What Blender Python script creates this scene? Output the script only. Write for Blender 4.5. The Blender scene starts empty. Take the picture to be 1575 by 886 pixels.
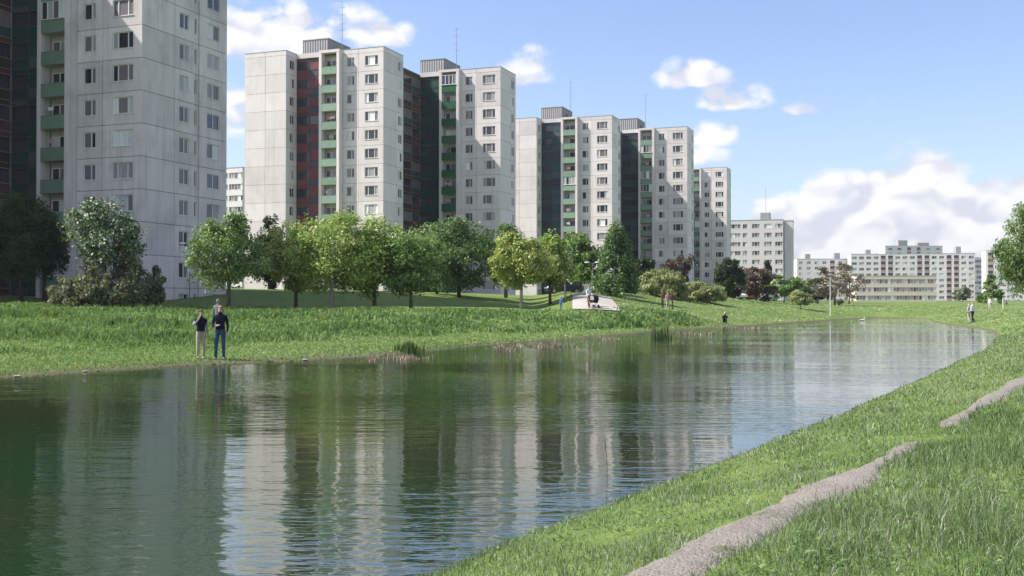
import bpy, bmesh, math, random
import numpy as np
from mathutils import Vector, Matrix

random.seed(7)
RNG = np.random.default_rng(11)
scene = bpy.context.scene
COL = scene.collection
R = math.radians

# ------------------------------------------------------------------ camera
PXW, F, HX, HY = 1575.0, 1650.0, 787.5, 464.0      # photograph width, focal length in its pixels, principal x, horizon y
cam_d = bpy.data.cameras.new('camera')
cam_d.sensor_width = 36.0
cam_d.lens = 36.0 * F / PXW
cam_d.clip_start = 0.1
cam_d.clip_end = 6000
cam = bpy.data.objects.new('camera', cam_d)
COL.objects.link(cam)
cam.location = (0, 0, 0)
cam.rotation_euler = (R(90) + math.atan((HY - 443.0) / F), 0, 0)
scene.camera = cam

# ------------------------------------------------------------------ light
ALPHA = R(20.6)                 # the blocks are turned this far against the view
SUN_EL = R(46.0)
SUN_B = R(1.0)                  # the sun stands left, a little behind the camera
sun_dir = Vector((-math.cos(SUN_B) * math.cos(SUN_EL), -math.sin(SUN_B) * math.cos(SUN_EL), math.sin(SUN_EL)))
sd = bpy.data.lights.new('sun', 'SUN')
sd.energy = 3.8
sd.angle = R(0.53)
sd.color = (1.0, 0.955, 0.89)
sun = bpy.data.objects.new('sun', sd)
COL.objects.link(sun)
sun.rotation_euler = (-sun_dir).to_track_quat('-Z', 'Y').to_euler()

scene.view_settings.view_transform = 'Standard'
scene.view_settings.look = 'None'
scene.view_settings.exposure = 1.02
scene.view_settings.gamma = 1.0

world = bpy.data.worlds.new('World')
scene.world = world
world.use_nodes = True
wt = world.node_tree
for n in list(wt.nodes):
    wt.nodes.remove(n)


class NT:
    """small helper for wiring nodes"""
    def __init__(self, tree):
        self.t = tree

    def n(self, kind, **kw):
        nd = self.t.nodes.new(kind)
        for k, v in kw.items():
            setattr(nd, k, v)
        return nd

    def put(self, sock, v):
        if isinstance(v, bpy.types.NodeSocket):
            self.t.links.new(v, sock)
        elif v is not None:
            sock.default_value = v

    def math(self, op, a, b=None, c=None, clamp=False):
        nd = self.n('ShaderNodeMath', operation=op, use_clamp=clamp)
        self.put(nd.inputs[0], a)
        if b is not None: self.put(nd.inputs[1], b)
        if c is not None: self.put(nd.inputs[2], c)
        return nd.outputs[0]

    def vmath(self, op, a, b=None):
        nd = self.n('ShaderNodeVectorMath', operation=op)
        self.put(nd.inputs[0], a)
        if b is not None: self.put(nd.inputs[1], b)
        return nd.outputs[0]

    def comb(self, x, y, z):
        nd = self.n('ShaderNodeCombineXYZ')
        self.put(nd.inputs[0], x); self.put(nd.inputs[1], y); self.put(nd.inputs[2], z)
        return nd.outputs[0]

    def sep(self, v):
        nd = self.n('ShaderNodeSeparateXYZ')
        self.put(nd.inputs[0], v)
        return nd.outputs

    def noise(self, vec, scale, detail=4, rough=0.55, dist=0.0):
        nd = self.n('ShaderNodeTexNoise')
        if vec is not None: self.put(nd.inputs['Vector'], vec)
        nd.inputs['Scale'].default_value = scale
        nd.inputs['Detail'].default_value = detail
        nd.inputs['Roughness'].default_value = rough
        nd.inputs['Distortion'].default_value = dist
        return nd.outputs['Fac']

    def maprange(self, v, a, b, c=0.0, d=1.0, smooth=False):
        nd = self.n('ShaderNodeMapRange', interpolation_type='SMOOTHSTEP' if smooth else 'LINEAR')
        self.put(nd.inputs[0], v)
        for i, q in enumerate((a, b, c, d)):
            self.put(nd.inputs[i + 1], q)
        return nd.outputs[0]

    def mix(self, fac, a, b, mode='MIX'):
        nd = self.n('ShaderNodeMix', data_type='RGBA', blend_type=mode)
        self.put(nd.inputs[0], fac)
        for s, v in ((nd.inputs[6], a), (nd.inputs[7], b)):
            if isinstance(v, (tuple, list)) and len(v) == 3:
                v = (*v, 1.0)
            self.put(s, v)
        return nd.outputs[2]


W = NT(wt)
sky = W.n('ShaderNodeTexSky', sky_type='NISHITA', sun_disc=False)
sky.sun_elevation = SUN_EL
sky.sun_rotation = math.atan2(sun_dir.x, sun_dir.y)
sky.altitude = 150
sky.air_density = 1.0
sky.dust_density = 1.4
sky.ozone_density = 3.0
gen = W.n('ShaderNodeTexCoord').outputs['Generated']
gx, gy, gz = W.sep(gen)[:3]
az = W.math('ARCTAN2', gx, gy)
el = W.math('ARCSINE', gz)


def ang(px, py):
    a = math.atan((px - HX) / F)
    return a, math.atan((HY - py) / F * math.cos(a))


# cumulus of the fair-weather sky: (azimuth, elevation of the base, half width, height, strength)
clouds = []
def cl(px, base_py, halfw, height, k=1.0):
    a, e = ang(px, base_py)
    clouds.append((a, e, halfw / F, height / F, k))
cl(1400, 335, 120, 104, 1.15)
cl(1300, 335, 100, 74, 1.05)
cl(1545, 350, 120, 90, 1.1)
cl(1240, 350, 110, 55, 0.92)
cl(1340, 380, 330, 60, 1.05)
cl(1150, 405, 150, 60, 0.62)
cl(1345, 425, 420, 55, 0.9)
cl(440, 66, 150, 90, 0.78)
cl(590, 62, 55, 34, 0.62)
cl(365, 190, 60, 60, 0.6)
cl(812, 118, 48, 50, 0.62)
cl(1062, 124, 62, 38, 0.68)
cl(1115, 158, 70, 36, 0.78)
cl(1092, 212, 52, 36, 0.56)
cl(1085, 246, 40, 26, 0.46)
cl(1242, 170, 34, 20, 0.62)
cl(1332, 158, 30, 18, 0.5)
grp = bpy.data.node_groups.new('cloud_puff', 'ShaderNodeTree')
for nm in ('az', 'el', 'a0', 'e0', 'wa', 'h', 'k', 'prev'):
    grp.interface.new_socket(nm, in_out='INPUT', socket_type='NodeSocketFloat')
grp.interface.new_socket('out', in_out='OUTPUT', socket_type='NodeSocketFloat')
G = NT(grp)
gi = G.n('NodeGroupInput').outputs
go = G.n('NodeGroupOutput')
dx = G.math('DIVIDE', G.math('SUBTRACT', gi[0], gi[2]), gi[4])
de = G.math('DIVIDE', G.math('SUBTRACT', gi[1], gi[3]), gi[5])
dn = G.math('MULTIPLY', G.math('MAXIMUM', G.math('MULTIPLY', de, -1.0), 0.0), 2.6)
de = G.math('ADD', G.math('MAXIMUM', de, 0.0), dn)
d2 = G.math('ADD', G.math('MULTIPLY', dx, dx), G.math('MULTIPLY', de, de))
m = G.math('MULTIPLY', G.math('SUBTRACT', 1.0, G.math('MULTIPLY', d2, 0.8)), gi[6])
G.put(go.inputs[0], G.math('MAXIMUM', m, gi[7]))


def cloud_field(azs, els):
    prev = 0.0
    prev = W.math('ADD', -1.0, 0.0)
    for (a, e, wa, h, k) in clouds:
        nd = W.n('ShaderNodeGroup')
        nd.node_tree = grp
        W.put(nd.inputs[0], azs); W.put(nd.inputs[1], els)
        for i, v in enumerate((a, e, wa, h, k)):
            nd.inputs[2 + i].default_value = v
        W.put(nd.inputs[7], prev)
        prev = nd.outputs[0]
    return prev


cvec = W.comb(W.math('MULTIPLY', az, 1.0), W.math('MULTIPLY', el, 1.55), 0.3)
blob = cloud_field(az, el)
# unseen cumulus all round outside the frame, thickened to add white fill light
rest = W.math('MULTIPLY', W.math('SUBTRACT', W.noise(W.comb(az, W.math('MULTIPLY', el, 2.2), 7.7), 2.6, 2, 0.5), 0.42), 5.0)
rest = W.math('SUBTRACT', rest, W.maprange(el, 0.05, 0.9, 0.0, 0.6))
rest = W.math('SUBTRACT', rest, W.maprange(W.math('ABSOLUTE', az), 0.52, 0.68, 3.0, 0.0))
blob = W.math('MAXIMUM', blob, W.math('MINIMUM', rest, 1.0))
# round-topped billows with creases between them, roughened by finer noise
wv = W.n('ShaderNodeTexNoise', noise_dimensions='2D')
W.put(wv.inputs['Vector'], cvec); wv.inputs['Scale'].default_value = 14.0; wv.inputs['Detail'].default_value = 2
off = W.n('ShaderNodeVectorMath', operation='SCALE')
W.put(off.inputs[0], wv.outputs['Color']); off.inputs['Scale'].default_value = 0.05
warped = W.vmath('ADD', cvec, off.outputs[0])


def billow(vec, scale):
    vv = W.n('ShaderNodeTexVoronoi', feature='F1', voronoi_dimensions='2D')
    vv.inputs['Scale'].default_value = scale
    W.put(vv.inputs['Vector'], vec)
    return W.math('SUBTRACT', 0.46, vv.outputs['Distance'])


fine = W.n('ShaderNodeTexNoise', noise_dimensions='2D')
W.put(fine.inputs['Vector'], cvec); fine.inputs['Scale'].default_value = 20.0; fine.inputs['Detail'].default_value = 7; fine.inputs['Roughness'].default_value = 0.6
fine = W.math('SUBTRACT', fine.outputs['Fac'], 0.5)
b1 = W.math('ADD', billow(warped, 15.0), W.math('MULTIPLY', billow(warped, 37.0), 0.5))
shift = W.vmath('ADD', warped, (-0.010, 0.018, 0.0))
b2 = W.math('ADD', billow(shift, 15.0), W.math('MULTIPLY', billow(shift, 37.0), 0.5))
n1 = W.math('ADD', W.math('MULTIPLY', b1, 0.95), W.math('MULTIPLY', fine, 1.35))
n2 = W.math('ADD', W.math('MULTIPLY', b2, 0.95), W.math('MULTIPLY', fine, 1.05))
big = W.noise(cvec, 6.0, 3, 0.5)
dens = W.math('ADD', W.math('ADD', blob, n1), W.math('MULTIPLY', W.math('SUBTRACT', big, 0.5), 0.8))
cover = W.maprange(dens, 0.18, W.maprange(blob, 0.35, 0.9, 0.85, 0.34), 0.0, 1.0, True)
cover = W.math('MULTIPLY', cover, W.maprange(blob, -0.1, 0.25, 0.0, 1.0, True))
# puffs turn a lit side to the sun and a shaded belly down
lit = W.maprange(W.math('ADD', W.math('MULTIPLY', W.math('SUBTRACT', n1, n2), 2.2), W.math('MULTIPLY', W.math('SUBTRACT', big, 0.5), 0.7)), -0.8, 0.5, 0.0, 1.0, True)
ccol = W.mix(lit, (3.4, 3.5, 4.0, 1), (4.85, 4.82, 4.83, 1))
hz = W.maprange(el, 0.0, 0.08, 0.25, 0.0, True)      # low clouds fade into the bright air near the horizon
ccol = W.mix(hz, ccol, (3.3, 3.5, 4.1, 1))
skyb = W.mix(1.0, sky.outputs[0], (1.03, 0.95, 1.0, 1), 'MULTIPLY')
skyc = W.mix(W.math('MULTIPLY', cover, 0.93), skyb, ccol)
bg = W.n('ShaderNodeBackground')
W.put(bg.inputs[0], skyc)
bg.inputs[1].default_value = 0.108
wo = W.n('ShaderNodeOutputWorld')
W.put(wo.inputs[0], bg.outputs[0])
world.cycles.sampling_method = 'MANUAL'
world.cycles.sample_map_resolution = 1024

scene.cycles.use_denoising = True
scene.cycles.max_bounces = 6
scene.cycles.transparent_max_bounces = 6
scene.cycles.caustics_reflective = False
scene.cycles.caustics_refractive = False


# ------------------------------------------------------------------ helpers
def srgb(r, g, b):
    def c(v):
        v /= 255.0
        return v / 12.92 if v <= 0.04045 else ((v + 0.055) / 1.055) ** 2.4
    return (c(r), c(g), c(b), 1.0)


def tag(o, label=None, cat=None, group=None, kind=None):
    if label: o['label'] = label
    if cat: o['category'] = cat
    if group: o['group'] = group
    if kind: o['kind'] = kind
    return o


def link(o, parent=None):
    COL.objects.link(o)
    if parent is not None:
        o.parent = parent
    return o


def empty(name, loc, rz=0.0):
    o = bpy.data.objects.new(name, None)
    o.empty_display_size = 0.3
    o.location = loc
    o.rotation_euler = (0, 0, rz)
    return link(o)


def new_obj(name, me, parent=None, loc=(0, 0, 0), rz=0.0):
    o = bpy.data.objects.new(name, me)
    o.location = loc
    o.rotation_euler = (0, 0, rz)
    return link(o, parent)


def mesh_np(name, verts, faces, mats=(), fmat=None, smooth=False, attr=None):
    """verts (n,3); faces: array (m,k) of equal size"""
    verts = np.asarray(verts, dtype=np.float32)
    faces = np.asarray(faces, dtype=np.int32)
    me = bpy.data.meshes.new(name)
    k = faces.shape[1]
    me.vertices.add(len(verts))
    me.vertices.foreach_set('co', verts.ravel())
    me.loops.add(faces.size)
    me.loops.foreach_set('vertex_index', faces.ravel())
    me.polygons.add(len(faces))
    me.polygons.foreach_set('loop_start', np.arange(0, faces.size, k, dtype=np.int32))
    me.polygons.foreach_set('loop_total', np.full(len(faces), k, dtype=np.int32))
    for m in mats: me.materials.append(m)
    if fmat is not None:
        me.polygons.foreach_set('material_index', np.asarray(fmat, dtype=np.int32))
    if smooth:
        me.polygons.foreach_set('use_smooth', np.ones(len(faces), dtype=bool))
    me.update(calc_edges=True)
    if attr is not None:
        a = me.attributes.new('tint', 'FLOAT', 'POINT')
        a.data.foreach_set('value', np.asarray(attr, dtype=np.float32))
    return me


class MB:
    """collects boxes, rods and lofts into one mesh"""
    def __init__(self):
        self.v, self.f, self.m = [], [], []

    def box(self, x0, x1, y0, y1, z0, z1, m=0):
        b = len(self.v)
        for z in (z0, z1):
            self.v += [(x0, y0, z), (x1, y0, z), (x1, y1, z), (x0, y1, z)]
        for q in ((3, 2, 1, 0), (4, 5, 6, 7), (0, 1, 5, 4), (1, 2, 6, 5), (2, 3, 7, 6), (3, 0, 4, 7)):
            self.f.append(tuple(b + i for i in q)); self.m.append(m)
        return self

    def rings(self, rings, m=0, cap=True):
        n = len(rings[0]); b = len(self.v)
        for r in rings: self.v += [tuple(p) for p in r]
        for i in range(len(rings) - 1):
            for j in range(n):
                a, c = b + i * n + j, b + i * n + (j + 1) % n
                self.f.append((a, c, c + n, a + n)); self.m.append(m)
        if cap:
            self.f.append(tuple(b + j for j in reversed(range(n)))); self.m.append(m)
            self.f.append(tuple(b + (len(rings) - 1) * n + j for j in range(n))); self.m.append(m)
        return self

    def tube(self, pts, radii, n=8, m=0):
        pts = [Vector(p) for p in pts]
        if not isinstance(radii, (list, tuple)): radii = [radii] * len(pts)
        rr = []
        for i, p in enumerate(pts):
            d = (pts[min(i + 1, len(pts) - 1)] - pts[max(i - 1, 0)]).normalized()
            a = d.cross(Vector((0, 0, 1)) if abs(d.z) < 0.95 else Vector((1, 0, 0))).normalized()
            b = d.cross(a)
            rr.append([p + (a * math.cos(t) + b * math.sin(t)) * radii[i] for t in [2 * math.pi * k / n for k in range(n)]])
        return self.rings(rr, m)

    def mesh(self, name, mats, smooth=False):
        me = bpy.data.meshes.new(name)
        me.from_pydata(self.v, [], self.f)
        for mt in (mats if isinstance(mats, (list, tuple)) else [mats]): me.materials.append(mt)
        me.polygons.foreach_set('material_index', self.m)
        if smooth: me.polygons.foreach_set('use_smooth', [True] * len(self.f))
        me.update()
        return me

    def build(self, name, mats, parent=None, loc=(0, 0, 0), rz=0.0, smooth=False):
        return new_obj(name, self.mesh(name, mats, smooth), parent, loc, rz)


# ------------------------------------------------------------------ materials
def material(name, col, rough=0.8, spec=0.3, build=None, metallic=0.0):
    mt = bpy.data.materials.new(name)
    mt.use_nodes = True
    T = NT(mt.node_tree)
    bs = mt.node_tree.nodes['Principled BSDF']
    bs.inputs['Base Color'].default_value = col if len(col) == 4 else (*col, 1)
    bs.inputs['Roughness'].default_value = rough
    bs.inputs['Specular IOR Level'].default_value = spec
    bs.inputs['Metallic'].default_value = metallic
    if build: build(T, bs, mt)
    return mt


def concrete(name, c1, c2, c3, bump=0.15):
    def b(T, bs, mt):
        pos = T.n('ShaderNodeNewGeometry').outputs['Position']
        x, y, z = T.sep(pos)[:3]
        stretched = T.comb(x, y, T.math('MULTIPLY', z, 0.16))
        streak = T.noise(stretched, 1.5, 6, 0.6)
        blot = T.noise(pos, 0.35, 5, 0.6)
        fine = T.noise(pos, 9.0, 4, 0.6)
        oi = T.n('ShaderNodeObjectInfo').outputs['Random']
        c = T.mix(T.maprange(streak, 0.38, 0.68), c1, c2)
        run = T.noise(T.comb(T.math('MULTIPLY', x, 1.7), T.math('MULTIPLY', y, 1.7), T.math('MULTIPLY', z, 0.07)), 1.0, 4, 0.7)
        c = T.mix(T.maprange(run, 0.54, 0.75, 0, 0.8), c, c3)
        c = T.mix(T.maprange(blot, 0.5, 0.8, 0, 0.8), c, c3)
        c = T.mix(T.math('MULTIPLY', fine, 0.22), c, tuple(q * 0.72 for q in c3[:3]) + (1,))
        v = T.n('ShaderNodeHueSaturation')
        T.put(v.inputs['Value'], T.maprange(oi, 0, 1, 0.88, 1.05))
        T.put(v.inputs['Color'], c)
        T.put(bs.inputs['Base Color'], v.outputs[0])
        bp = T.n('ShaderNodeBump')
        bp.inputs['Strength'].default_value = bump
        bp.inputs['Distance'].default_value = 0.02
        T.put(bp.inputs['Height'], fine)
        T.put(bs.inputs['Normal'], bp.outputs[0])
    return material(name, c1, 0.88, 0.25, b)


M = {}
M['panel_grey'] = concrete('concrete_grey', (0.78, 0.71, 0.695, 1), (0.66, 0.60, 0.58, 1), (0.42, 0.385, 0.37, 1))
M['panel_white'] = concrete('concrete_white', (0.80, 0.73, 0.71, 1), (0.74, 0.67, 0.65, 1), (0.60, 0.54, 0.52, 1))
M['panel_side'] = concrete('concrete_white_side_fill', (0.84, 0.77, 0.765, 1), (0.78, 0.71, 0.70, 1), (0.68, 0.62, 0.615, 1))  # same white paint, side walls lightened in colour to stand in for fill light
M['core'] = concrete('joint_concrete', (0.15, 0.145, 0.14, 1), (0.12, 0.12, 0.12, 1), (0.10, 0.10, 0.10, 1))
M['core_light'] = concrete('joint_filler', (0.36, 0.34, 0.33, 1), (0.33, 0.31, 0.30, 1), (0.30, 0.29, 0.28, 1))
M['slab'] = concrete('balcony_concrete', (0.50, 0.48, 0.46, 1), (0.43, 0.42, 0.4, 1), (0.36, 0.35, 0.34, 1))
M['far_white'] = concrete('render_white', (0.80, 0.745, 0.735, 1), (0.75, 0.70, 0.69, 1), (0.69, 0.64, 0.635, 1), 0.05)
M['far_cream'] = concrete('render_cream', (0.84, 0.69, 0.57, 1), (0.82, 0.67, 0.55, 1), (0.78, 0.63, 0.54, 1), 0.05)
M['far_rose'] = concrete('render_rose', (0.55, 0.36, 0.33, 1), (0.48, 0.30, 0.28, 1), (0.42, 0.28, 0.26, 1), 0.05)


def painted(name, c, var=0.18, rough=0.7):
    def b(T, bs, mt):
        pos = T.n('ShaderNodeNewGeometry').outputs['Position']
        nz = T.noise(pos, 1.3, 6, 0.65)
        oi = T.n('ShaderNodeObjectInfo').outputs['Random']
        v = T.n('ShaderNodeHueSaturation')
        T.put(v.inputs['Value'], T.math('ADD', T.maprange(nz, 0.3, 0.75, 1 - var, 1 + var * 0.4), T.maprange(oi, 0, 1, -var * 0.7, var * 0.7)))
        v.inputs['Color'].default_value = c
        T.put(bs.inputs['Base Color'], v.outputs[0])
    return material(name, c, rough, 0.3, b)


M['green_pale'] = painted('parapet_pale_green', (0.24, 0.34, 0.25, 1))
M['green_deep'] = painted('parapet_deep_green', (0.015, 0.12, 0.055, 1))
M['green_grey'] = painted('parapet_grey_green', (0.17, 0.26, 0.19, 1))
M['red'] = painted('infill_red', (0.20, 0.06, 0.065, 1))
M['redbrown'] = painted('infill_red_brown', (0.11, 0.042, 0.036, 1))
M['dustyred'] = painted('parapet_dusty_red', (0.42, 0.27, 0.25, 1))
M['brown'] = painted('infill_brown', (0.055, 0.035, 0.03, 1))
M['darkgreen'] = painted('infill_dark_green', (0.012, 0.060, 0.038, 1))
M['bluegreen'] = painted('infill_blue_green', (0.03, 0.075, 0.075, 1))
M['bluegrey'] = painted('infill_blue_grey', (0.075, 0.085, 0.105, 1))
M['cream_bar'] = painted('cream_frame', (0.30, 0.24, 0.205, 1))
M['white_paint'] = painted('white_frame', (0.74, 0.73, 0.70, 1), 0.1)
M['wood_frame'] = painted('weathered_frame', (0.42, 0.36, 0.32, 1))
M['metal_grey'] = painted('galvanised_metal', (0.35, 0.36, 0.37, 1), 0.12, 0.5)
M['tar'] = painted('roof_tar', (0.06, 0.06, 0.062, 1))
M['concrete_pave'] = painted('paving_concrete', (0.40, 0.36, 0.315, 1), 0.15, 0.9)


def corrugated():
    def b(T, bs, mt):
        tc = T.n('ShaderNodeTexCoord').outputs['Object']
        x, y, z = T.sep(tc)[:3]
        s = T.math('SINE', T.math('MULTIPLY', T.math('ADD', x, y), 14.0))
        nz = T.noise(tc, 0.8, 5, 0.6)
        T.put(bs.inputs['Base Color'], T.mix(nz, (0.30, 0.29, 0.28, 1), (0.38, 0.37, 0.35, 1)))
        bp = T.n('ShaderNodeBump'); bp.inputs['Strength'].default_value = 0.7; bp.inputs['Distance'].default_value = 0.05
        T.put(bp.inputs['Height'], s)
        T.put(bs.inputs['Normal'], bp.outputs[0])
    return material('corrugated_sheet', (0.34, 0.33, 0.32, 1), 0.75, 0.3, b)


M['corrugated'] = corrugated()


def pane_mat(name, c, rough, spec=0.6):
    def b(T, bs, mt):
        pos = T.n('ShaderNodeNewGeometry').outputs['Position']
        x, y, z = T.sep(pos)[:3]
        st = T.comb(T.math('MULTIPLY', x, 7.0), T.math('MULTIPLY', y, 7.0), T.math('MULTIPLY', z, 0.5))
        nz = T.noise(st, 1.2, 4, 0.6)
        oi = T.n('ShaderNodeObjectInfo').outputs['Random']
        v = T.n('ShaderNodeHueSaturation')
        T.put(v.inputs['Value'], T.math('MULTIPLY', T.maprange(nz, 0.3, 0.7, 0.75, 1.2), T.maprange(oi, 0, 1, 0.75, 1.25)))
        v.inputs['Color'].default_value = c
        T.put(bs.inputs['Base Color'], v.outputs[0])
        bs.inputs['Coat Weight'].default_value = 0.3
        bs.inputs['Coat Roughness'].default_value = 0.03
    return material(name, c, rough, spec, b)


M['glass_dark'] = pane_mat('window_dark', (0.030, 0.032, 0.040, 1), 0.15)
M['glass_mid'] = pane_mat('window_curtain_grey', (0.15, 0.135, 0.14, 1), 0.5)
M['glass_pale'] = pane_mat('window_net_curtain', (0.33, 0.32, 0.33, 1), 0.6)
M['glass_white'] = pane_mat('window_white_blind', (0.68, 0.67, 0.66, 1), 0.6)
PANES = ['glass_dark', 'glass_mid', 'glass_pale', 'glass_white']


def pick_pane(rnd):
    return rnd.choices((0, 1, 2, 3), (0.38, 0.30, 0.20, 0.12))[0]


# ------------------------------------------------------------------ the lake and the lie of the land
WATER = -2.1
FAR = np.array([(-140, -45), (-90, -14), (-50, 6), (-28, 19), (-20.5, 24.5), (-14.2, 29), (-12.2, 33), (-10.6, 35.6), (-7.9, 37.6), (-4.8, 42), (-3.0, 47.5),
                (-0.9, 52.5), (4.2, 62), (9.5, 73.7), (16, 84.5), (25.5, 102), (37, 123), (42.5, 132), (46.5, 136.5), (50, 136)], float)
NEAR = np.array([(50, 136), (50.5, 130), (44.3, 113), (41, 102), (37.5, 88), (34, 76), (30.2, 67), (25.0, 55.9), (20, 45.6), (13.7, 34), (10.2, 27.5), (6.3, 20.3), (3.2, 14.9), (1.2, 11.5),
                 (0.0, 9.45), (-0.7, 8.05), (-2.1, 6.0), (-4.2, 2.6), (-9, -4), (-25, -20), (-60, -48), (-120, -85)], float)
LAKE = np.vstack([FAR, NEAR[1:]])


def poly_dist(P, L):
    best = np.full(len(P), 1e18)
    for a, b in zip(L[:-1], L[1:]):
        ab = b - a
        t = np.clip(((P - a) @ ab) / (ab @ ab), 0, 1)
        q = P - a - t[:, None] * ab
        best = np.minimum(best, (q * q).sum(1))
    return np.sqrt(best)


def inside(P, poly=None):
    poly = LAKE if poly is None else poly
    r = np.zeros(len(P), bool)
    x, y = P[:, 0], P[:, 1]
    n = len(poly)
    for i in range(n):
        x1, y1 = poly[i]; x2, y2 = poly[(i + 1) % n]
        if y1 == y2: continue
        c = ((y1 > y) != (y2 > y)) & (x < (x2 - x1) * (y - y1) / (y2 - y1) + x1)
        r ^= c
    return r


def ss(a, b, v):
    t = np.clip((v - a) / (b - a), 0, 1)
    return t * t * (3 - 2 * t)


def wob(x, y, s, seed):
    g = np.random.default_rng(seed)
    o = np.zeros_like(x)
    for k in range(5):
        th, ph, fr = g.uniform(0, 6.28), g.uniform(0, 6.28), s * g.uniform(0.6, 1.7)
        o += np.sin((x * math.cos(th) + y * math.sin(th)) * fr + ph)
    return o / 5


CREST = np.array([(-900, -300), (-200, 20), (-90, 64), (-50, 75), (-37, 77), (-22, 78), (3, 78.5), (8.8, 79.5), (16, 103), (25, 122), (36, 143), (60, 190), (160, 420), (700, 1600)], float)
CREST_Z = np.array([0.6, 0.5, 0.2, -0.05, -0.15, -0.45, -0.66, -0.66, -0.65, -0.62, -0.6, -0.5, -0.2, 0.0])
BEHIND = np.vstack([CREST, [(700, 9000), (-9000, 9000), (-9000, -300)]])


def terrain(x, y):
    x = np.atleast_1d(np.asarray(x, float)); y = np.atleast_1d(np.asarray(y, float))
    P = np.stack([x, y], 1)
    d1, d2 = poly_dist(P, FAR), poly_dist(P, NEAR)
    d1 = d1 + 0.35 * wob(x, y, 0.55, 3) * np.clip(d1 / 3, 0.25, 1)
    d2e = d2 + 0.10 * wob(x, y, 1.1, 4)
    ins = inside(P)
    dc = poly_dist(P, CREST)
    back = inside(P, BEHIND)
    cz = np.interp(x, CREST[:, 0], CREST_Z)
    t = d1 / (d1 + dc + 1e-6)
    fr = np.interp(t, [0, 0.03, 0.2, 0.65, 0.93, 1], [0, 0.05, 0.15, 0.74, 0.985, 1])
    front = -2.08 + (cz + 2.08) * fr
    ra_ = np.interp(dc, [0, 2, 10, 14, 31, 80, 300, 1500], [0, -0.05, -0.03, 0.2, 1.65, 2.2, 2.4, 2.4])
    rb_ = np.interp(dc, [0, 1.0, 8, 30, 90, 1500], [0, 0.12, 1.45, 2.1, 2.3, 2.4])
    rc_ = np.interp(dc, [0, 10, 30, 70, 150, 1500], [0, 0.1, 0.5, 0.9, 1.2, 1.5])
    wb = ss(1.5, 7, x)
    wc = ss(0.19, 0.29, x / np.maximum(y, 1)) * ss(60, 90, y)
    rise = (ra_ * (1 - wb) + rb_ * wb) * (1 - wc) + rc_ * wc
    zl = np.where(back, cz + rise, front)
    zr = np.interp(d2e, [0, 0.22, 1.5, 2.2, 3, 6, 12, 25, 70, 300, 1500], [-2.16, -1.99, -1.74, -1.58, -1.50, -1.26, -0.95, -0.7, -0.15, 0.4, 0.9])
    w = ss(0.42, 0.6, d1 / (d1 + d2 + 1e-6))
    z = zl * (1 - w) + zr * w
    amp = 0.03 + 0.07 * ss(0.3, 0.6, t) * (1 - w) * (~back)
    z = z + amp * wob(x, y, 1.3, 8) * np.clip(np.minimum(d1, d2) / 2.0, 0, 1) * (1 - ss(150, 400, y))
    dd = np.minimum(d1, d2)
    zi = WATER - 0.06 - np.minimum(1.1, 0.22 * np.maximum(dd, 0))
    return np.where(ins, np.minimum(zi, -2.12), np.maximum(z, -2.06 - 0.1 * (dd < 0.3)))


def gz_at(x, y):
    return float(terrain(x, y)[0])


def at(px, D):
    """point on the ground D metres out in the direction of a photograph column"""
    x = (px - HX) / F * D
    return Vector((x, D, gz_at(x, D)))


def ground_hit(px, py, d0=3.0, d1=400.0):
    ds = np.concatenate([np.arange(d0, 60, 0.05), np.arange(60, d1, 0.25)])
    xs = (px - HX) / F * ds
    zs = np.maximum(terrain(xs, ds), WATER)
    ray = (HY - py) / F * ds
    k = np.argmax(ray < zs)
    return Vector((xs[k], ds[k], zs[k]))


def graded(core, lo, hi, growth=1.09):
    out = list(core)
    s = core[-1] - core[-2]
    while out[-1] < hi:
        s = min(s * growth, 260); out.append(out[-1] + s)
    s = core[1] - core[0]
    left = [core[0]]
    while left[-1] > lo:
        s = min(s * growth, 260); left.append(left[-1] - s)
    return np.array(left[:0:-1] + out)


GX = graded(np.concatenate([np.arange(-22, 32, 0.28), np.arange(32, 60, 0.5)]), -3000, 3000)
GY = graded(np.concatenate([np.arange(2, 60, 0.28), np.arange(60, 160, 0.7)]), -300, 4200)
xx, yy = np.meshgrid(GX, GY)
zz = terrain(xx.ravel(), yy.ravel())
nx, ny = len(GX), len(GY)
idx = np.arange(nx * ny).reshape(ny, nx)
quads = np.stack([idx[:-1, :-1], idx[:-1, 1:], idx[1:, 1:], idx[1:, :-1]], -1).reshape(-1, 4)


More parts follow.
